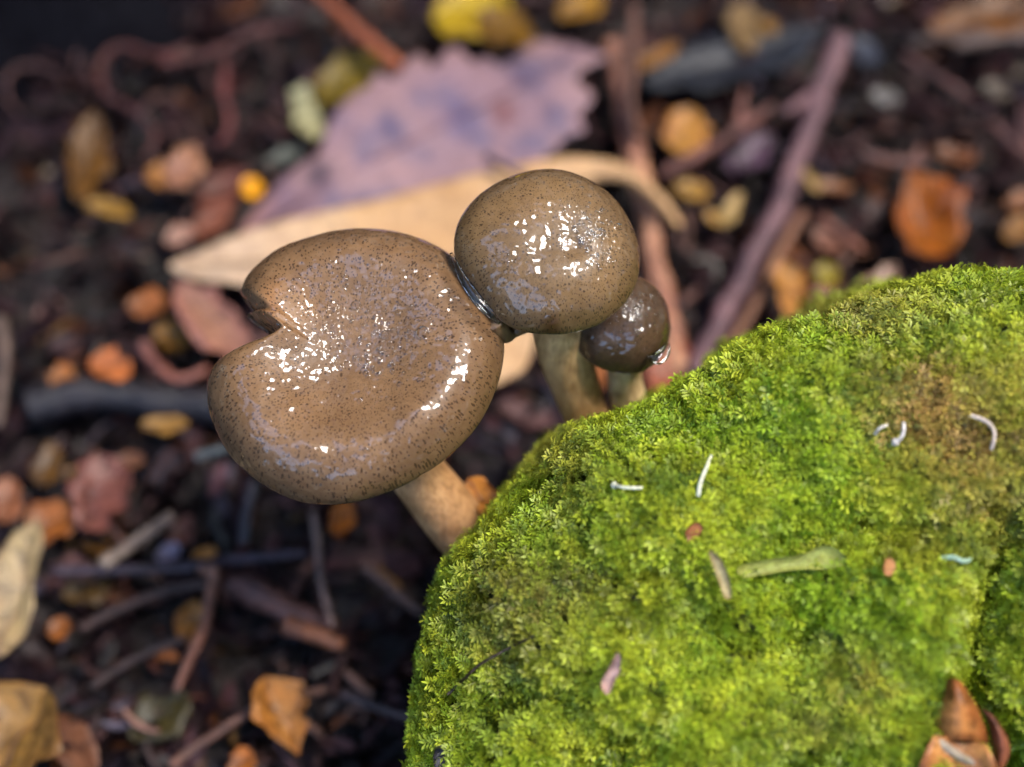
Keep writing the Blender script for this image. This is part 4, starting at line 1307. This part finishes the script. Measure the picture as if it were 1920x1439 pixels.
KM = 0.43
KS = 1.25
CAPM = cap_material('brown_cap_skin', lin(168, 134, 92, KM), lin(134, 102, 66, KM), lin(48, 30, 15, KM))
CAPB = cap_material('warm_brown_cap_skin', lin(174, 136, 98, KM), lin(140, 102, 68, KM), lin(50, 29, 14, KM))
CAPS = cap_material('dark_cap_skin', lin(120, 92, 66, KM), lin(84, 62, 44, KM), lin(44, 30, 20, KM), slime=1.2)

# --- large mushroom with the notched cap
BIG = [(690, 428), (770, 441), (835, 466), (885, 512), (924, 572), (944, 632), (936, 704), (903, 782), (852, 842), (790, 888), (720, 922),
       (640, 942), (560, 938), (490, 906), (430, 853), (396, 785), (387, 730), (400, 692), (432, 668), (472, 650), (504, 632), (526, 612),
       (512, 598), (484, 596), (456, 592), (444, 570), (449, 538), (476, 500), (524, 464), (604, 438)]
b1 = P(1000, 1135, 0.374)
m1 = empty('mushroom', b1)
tag(m1, 'largest glossy brown mushroom with a notched, dished cap', 'mushroom')
PROF1 = [(0.0, .50), (.10, .51), (.22, .56), (.36, .68), (.50, .86), (.62, .98), (.70, 1.0), (.79, .90), (.87, .70), (.94, .42), (.985, .12), (1.0, -.10),
         (.99, -.26), (.96, -.38), (.90, -.42), (.6, -.20), (.3, -.12), (.1, -.2)]
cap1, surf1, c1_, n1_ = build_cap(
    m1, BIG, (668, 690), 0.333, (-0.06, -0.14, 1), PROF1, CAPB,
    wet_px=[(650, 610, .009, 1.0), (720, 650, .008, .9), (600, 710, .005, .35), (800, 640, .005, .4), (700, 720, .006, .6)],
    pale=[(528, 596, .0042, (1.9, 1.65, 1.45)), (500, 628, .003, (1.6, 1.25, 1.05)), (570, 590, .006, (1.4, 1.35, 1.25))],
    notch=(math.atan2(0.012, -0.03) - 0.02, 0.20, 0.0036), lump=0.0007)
build_stem(m1, c1_ + np.array([0.001, -0.004, -0.002]), P(770, 900, 0.362), b1, 0.0075, 0.0072, (160, 126, 86), (122, 90, 62), 3)
sp = [(random.gauss(690, 75), random.gauss(645, 42), random.uniform(.00025, .00065)) for _ in range(150)]
sp += [(random.gauss(690, 40), random.gauss(700, 18), random.uniform(.0005, .0009)) for _ in range(14)]
sp += [(random.gauss(620, 40), random.gauss(520, 16), random.uniform(.0002, .0005)) for _ in range(20)]
build_drops('bubbles', m1, surf1, sp, WATER, 1)
for (x, y, r) in ((722, 628, .0011), (668, 572, .0012), (793, 624, .0017)):
    o = build_drops('droplet', m1, surf1, [(x, y, r)], WATER, 2, .55, (12, 20))
    del o['kind']

# --- middle-sized mushroom
MID = [(1040, 309), (1108, 326), (1162, 368), (1196, 428), (1204, 490), (1184, 546), (1138, 592), (1075, 614), (1020, 616), (970, 608), (928, 580), (884, 534),
       (856, 482), (852, 432), (870, 386), (910, 346), (970, 317)]
b2 = P(1130, 850, 0.376)
m2 = empty('mushroom', b2)
tag(m2, 'middle-sized mushroom with a rounded wet brown cap pressed against the notched cap', 'mushroom')
PROF2 = [(0.0, .60), (.12, .61), (.25, .62), (.40, .60), (.55, .53), (.70, .39), (.82, .22), (.92, .0), (.98, -.2), (1.0, -.36), (.985, -.48), (.94, -.56), (.86, -.58), (.55, -.35), (.3, -.25), (.1, -.3)]
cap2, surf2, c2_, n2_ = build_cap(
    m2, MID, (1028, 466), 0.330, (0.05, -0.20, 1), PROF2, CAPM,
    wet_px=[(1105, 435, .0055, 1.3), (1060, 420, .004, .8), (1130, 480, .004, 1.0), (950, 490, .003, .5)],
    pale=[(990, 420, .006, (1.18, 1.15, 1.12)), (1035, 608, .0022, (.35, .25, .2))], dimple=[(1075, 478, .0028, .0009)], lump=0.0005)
build_stem(m2, c2_ + np.array([0.001, -0.002, -0.003]), P(1032, 640, 0.357), b2, 0.0060, 0.0066, (182, 152, 104), (150, 116, 78), 5)
sp = [(random.gauss(1102, 30), random.gauss(436, 24), random.uniform(.0002, .0006)) for _ in range(120)]
sp += [(random.gauss(1125, 16), random.gauss(480, 16), random.uniform(.0002, .0005)) for _ in range(30)]
sp += [(random.gauss(950, 16), random.gauss(485, 14), random.uniform(.0002, .0004)) for _ in range(18)]
build_drops('bubbles', m2, surf2, sp, WATER, 4)

# --- smallest mushroom
SML = [(1170, 508), (1216, 516), (1250, 545), (1265, 590), (1256, 640), (1226, 674), (1190, 686), (1142, 679), (1102, 656), (1082, 622), (1082, 575), (1118, 530)]
b3 = P(1198, 830, 0.384)
m3 = empty('mushroom', b3)
tag(m3, 'smallest dark domed mushroom half tucked behind the middle-sized cap', 'mushroom')
PROF3 = [(0.0, .72), (.15, .715), (.3, .68), (.5, .56), (.68, .38), (.82, .16), (.93, -.12), (.99, -.36), (1.0, -.48), (.97, -.58), (.9, -.62), (.6, -.4), (.3, -.3), (.1, -.3)]
cap3, surf3, c3_, n3_ = build_cap(
    m3, SML, (1174, 597), 0.347, (0.10, -0.08, 1), PROF3, CAPS, wet_px=[(1185, 585, .005, 1.2)], lump=0.0004)
build_stem(m3, c3_ + np.array([0.0, -0.001, -0.003]), P(1160, 720, 0.364), b3, 0.0048, 0.0052, (186, 166, 132), (168, 146, 110), 8)
sp = [(random.gauss(1192, 22), random.gauss(585, 26), random.uniform(.0002, .0005)) for _ in range(70)]
build_drops('bubbles', m3, surf3, sp, WATER, 6)


def blob(name, root, pts, radii, mat, cols=None, n=20):
    v, f = tube(spline(pts, 24), spline(np.array(radii)[:, None], 24)[:, 0], n)
    return mesh_obj(name, v, f, mat, root, cols if cols is None else np.tile(cols, (len(v), 1)))


# water hanging on the smallest cap, and the wet seam where the two larger caps touch
blob('droplet', m3, [P(1214, 668, .343), P(1232, 672, .341), P(1246, 660, .342), P(1254, 642, .345)], [.0002, .0016, .0014, .0002], WATER)
seam = [P(846, 476, .329), P(866, 520, .325), P(892, 558, .323), P(918, 588, .323), P(936, 606, .325)]
blob('water_film', m2, seam, [.0004, .0011, .0013, .0011, .0004], WATER)
web = [P(925, 600, .331), P(946, 628, .335), P(962, 622, .337), P(985, 608, .336)]
o = blob('cap_fold', m1, web, [.0030, .0020, .0016, .0022], STEM, lin(150, 116, 78, KM))

# ------------------------------------------------------------------ things lying on the moss


def on_moss(pts, lift=0.0035):
    q = spline(pts, 5 * len(pts) + 6)
    return np.array([L_(p[0], p[1], lift) for p in q])


def seta(label, pts, r, c, head=None, lift=0.0045):
    """a pale thread standing in the moss, some with a bead at the end"""
    w = on_moss(pts, lift + .0015)
    w = np.array([w[max(0, i - 2):i + 3].mean(0) for i in range(len(w))])
    w += -FWD * (0.0012 * np.sin(np.linspace(0, math.pi, len(w))))[:, None]
    v, f = tube(w, np.linspace(r, r * .75, len(w)) * 0.38 * PXW, 8)
    o = mesh_obj('moss_thread', v, f, PALE, cols=np.tile(lin(*c, .95), (len(v), 1)))
    tag(o, label, 'moss thread')
    if head:
        hv, hf = tube(w[0] + (w[1] - w[0]) / np.linalg.norm(w[1] - w[0]) * (np.linspace(-1, 1, 8) * head * 0.42 * PXW)[:, None],
                      head * 0.42 * PXW * np.sqrt(np.clip(1 - np.linspace(-.98, .98, 8) ** 2, 0, 1)), 10)
        mesh_obj('bead', hv, hf, PALE, o, np.tile(lin(*c, .75), (len(hv), 1)))


PALE = leaf_material('pale_thread', 0.4, 0.3, (0.9, 0.9, 0.9), 0.4, 0.9)
seta('short white moss thread with a round bead, lying flat near the stems', [(1151, 910), (1172, 914), (1206, 915)], 3.2, (226, 226, 200), 5.5)
seta('upright white moss thread beside the flat beaded thread', [(1309, 932), (1312, 905), (1324, 875), (1334, 853)], 3.6, (222, 226, 200))
seta('small bent white moss thread with a bead, on the rusty patch of moss', [(1678, 830), (1690, 815), (1694, 792)], 3.6, (230, 222, 212), 6)
seta('short curved white moss thread beside the bent beaded one on the rusty patch', [(1640, 814), (1648, 802), (1664, 797)], 3, (226, 216, 200))
seta('long pinkish-white moss thread hooked over at its end', [(1816, 778), (1846, 790), (1862, 812), (1858, 846)], 3.4, (222, 206, 190))
seta('pale blue-green moss thread with a wavy end, over the dark groove in the moss', [(1764, 1048), (1786, 1044), (1808, 1052), (1846, 1030), (1894, 1020)], 4, (176, 206, 180))


def chip(name, label, cat, outline, c1, c2, lift=0.005, thick=0.0008, curl=0.0, mat=None, sub=None):
    """a flat scrap resting on the moss tips, outline in the photograph, thick enough to throw a shadow"""
    out = spline(outline, len(outline) * 5, closed=True)
    c = out.mean(0)
    rings = [0.0, .35, .7, 1.0]
    pts, cols = [], []
    base = L_(c[0], c[1], lift + .0025)
    for r in rings:
        for p in out:
            q = c + (p - c) * r
            w = CAM + ray(*q) * ((base - CAM) @ FWD)
            w = w - FWD * (curl * r * r)
            pts.append(w)
            t = np.clip(r * .6 + .4 * vnoise(np.array([q[0] / 14, q[1] / 14, 3.0]), 5), 0, 1)
            cols.append(lin(*c1, .8) * (1 - t) + lin(*c2, .8) * t)
    n = len(out)
    f = grid_faces(len(rings), n, True)
    m = len(pts)
    pts = np.array(pts)
    v = np.vstack([pts, pts + FWD * thick])
    f = f + [tuple(reversed([i + m for i in q])) for q in f]
    f += [((len(rings) - 1) * n + (j + 1) % n, (len(rings) - 1) * n + j, (len(rings) - 1) * n + j + m, (len(rings) - 1) * n + (j + 1) % n + m) for j in range(n)]
    o = mesh_obj(name, v, f, mat or LEAF, sub, np.vstack([cols, cols]))
    if sub is None:
        tag(o, label, cat)
    return o


chip('bark_chip', 'small pinkish-grey bark chip resting on the moss', 'bark chip', [(1131, 1296), (1128, 1278), (1142, 1252), (1156, 1226), (1163, 1230), (1162, 1256), (1150, 1282), (1142, 1300)],
     (206, 172, 160), (150, 112, 100), .006, .0012, .0006, BARK)
chip('dry_strip', 'long pale yellow-green dry blade lying across the moss', 'dry blade', [(1384, 1062), (1440, 1048), (1500, 1040), (1550, 1022), (1590, 1052), (1556, 1066), (1490, 1068), (1430, 1078), (1390, 1082)],
     (176, 184, 92), (150, 152, 76), .0055, .0005, .001, LEAFP)
chip('dry_strip', 'short pale tan bent blade meeting the long yellow-green blade', 'dry blade', [(1328, 1034), (1350, 1046), (1366, 1084), (1370, 1118), (1358, 1120), (1346, 1090)],
     (190, 176, 128), (156, 134, 88), .0055, .0005, .001, LEAFP)
chip('leaf_fragment', 'small orange-tan leaf scrap stuck in the moss under the long dry blade', 'leaf', [(1660, 1052), (1672, 1046), (1680, 1062), (1670, 1080), (1658, 1074)], (214, 150, 92), (176, 110, 62), .005)
chip('leaf_fragment', 'rust-brown leaf scrap sunk in the moss beside the pale tan blade', 'leaf', [(1286, 996), (1306, 980), (1318, 990), (1308, 1008), (1290, 1016)], (168, 104, 58), (120, 66, 40), .003)
chip('bark_fragment', 'dark blue-grey bark piece sticking out of the mossy edge', 'bark', [(816, 1404), (836, 1400), (864, 1420), (876, 1450), (826, 1456), (814, 1430)], (58, 58, 72), (34, 32, 42), .006, .004, .0015, BARK)
w = on_moss([(836, 1306), (868, 1276), (900, 1246), (950, 1218), (1006, 1190)], .0085)
w = np.array([w[max(0, i - 2):i + 3].mean(0) for i in range(len(w))])
tv, tf = tube(w, np.linspace(3.4, 2.2, len(w)) * 0.33 * PXW, 8, .2, 3)
tag(mesh_obj('root', tv, tf, BARK, cols=np.tile(lin(62, 44, 30, KL), (len(tv), 1))), 'thin dark brown root running over the mossy edge', 'root')

# --- the curled dead leaf in the groove of the moss
cl = empty('curled_leaf', L_(1800, 1420, .004))
tag(cl, 'curled brown dead leaf lodged in the groove of the moss', 'leaf')


def lobe(name, pts_px, lifts, c1, c2, nv=9):
    """a curled lobe lofted between two edge lines"""
    a = spline([(*p, l) for p, l in zip(pts_px[0], lifts[0])], 16)
    b = spline([(*p, l) for p, l in zip(pts_px[1], lifts[1])], 16)
    m = spline([(*p, l) for p, l in zip(pts_px[2], lifts[2])], 16)
    V, Cc = [], []
    d0 = (L_(1800, 1400) - CAM) @ FWD
    for i in range(16):
        for t in np.linspace(0, 1, nv):
            q = (1 - t) ** 2 * a[i] + 2 * t * (1 - t) * m[i] + t * t * b[i]
            V.append(CAM + ray(q[0], q[1]) * (d0 - q[2] - .006))
            k = np.clip(.5 + .9 * vnoise(np.array([q[0] / 22, q[1] / 22, 1.0]), 15), 0, 1)
            Cc.append(lin(*c1, .85) * (1 - k) + lin(*c2, .85) * k)
    V = np.array(V)
    n0 = len(V)
    f = grid_faces(16, nv)
    nrm = -FWD
    V = np.vstack([V, V + FWD * .0005])
    f = f + [tuple(reversed([i + n0 for i in q])) for q in f]
    ed = [i * nv for i in range(16)] + [15 * nv + j for j in range(1, nv)] + [i * nv + nv - 1 for i in range(14, -1, -1)] + list(range(nv - 2, 0, -1))
    f += [(ed[k], ed[(k + 1) % len(ed)], ed[(k + 1) % len(ed)] + n0, ed[k] + n0) for k in range(len(ed))]
    return mesh_obj(name, V, f, LEAF, cl, np.vstack([Cc, Cc]))


lobe('leaf_blade', [[(1776, 1274), (1770, 1310), (1752, 1350), (1760, 1390)], [(1806, 1282), (1830, 1320), (1848, 1366), (1856, 1394)], [(1792, 1268), (1800, 1310), (1806, 1352), (1808, 1386)]],
     [[.004, .005, .004, .003], [.004, .005, .004, .003], [.010, .014, .014, .012]], (206, 136, 72), (150, 88, 44))
lobe('leaf_blade', [[(1752, 1380), (1736, 1410), (1722, 1450), (1720, 1500)], [(1850, 1396), (1862, 1420), (1872, 1450), (1870, 1500)], [(1800, 1384), (1800, 1420), (1800, 1460), (1800, 1500)]],
     [[.008, .010, .010, .008], [.008, .010, .010, .008], [.002, .002, .002, .002]], (214, 150, 84), (168, 100, 54))
lobe('leaf_blade', [[(1838, 1330), (1850, 1350), (1860, 1390), (1866, 1440)], [(1872, 1352), (1888, 1380), (1894, 1410), (1880, 1446)], [(1858, 1334), (1872, 1362), (1880, 1400), (1874, 1440)]],
     [[.002, .003, .003, .003], [.003, .004, .004, .003], [.006, .008, .008, .006]], (170, 104, 78), (130, 72, 44))
rv, rf = tube(np.array([CAM + ray(x, y) * ((L_(1800, 1400) - CAM) @ FWD - .012) for x, y in spline([(1752, 1386), (1776, 1404), (1810, 1424), (1846, 1436)], 14)]),
              np.linspace(10, 7, 14) * .33 * PXW, 10, .1, 2)
mesh_obj('leaf_vein', rv, rf, LEAFP, cl, np.tile(lin(206, 190, 166, KL), (len(rv), 1)))
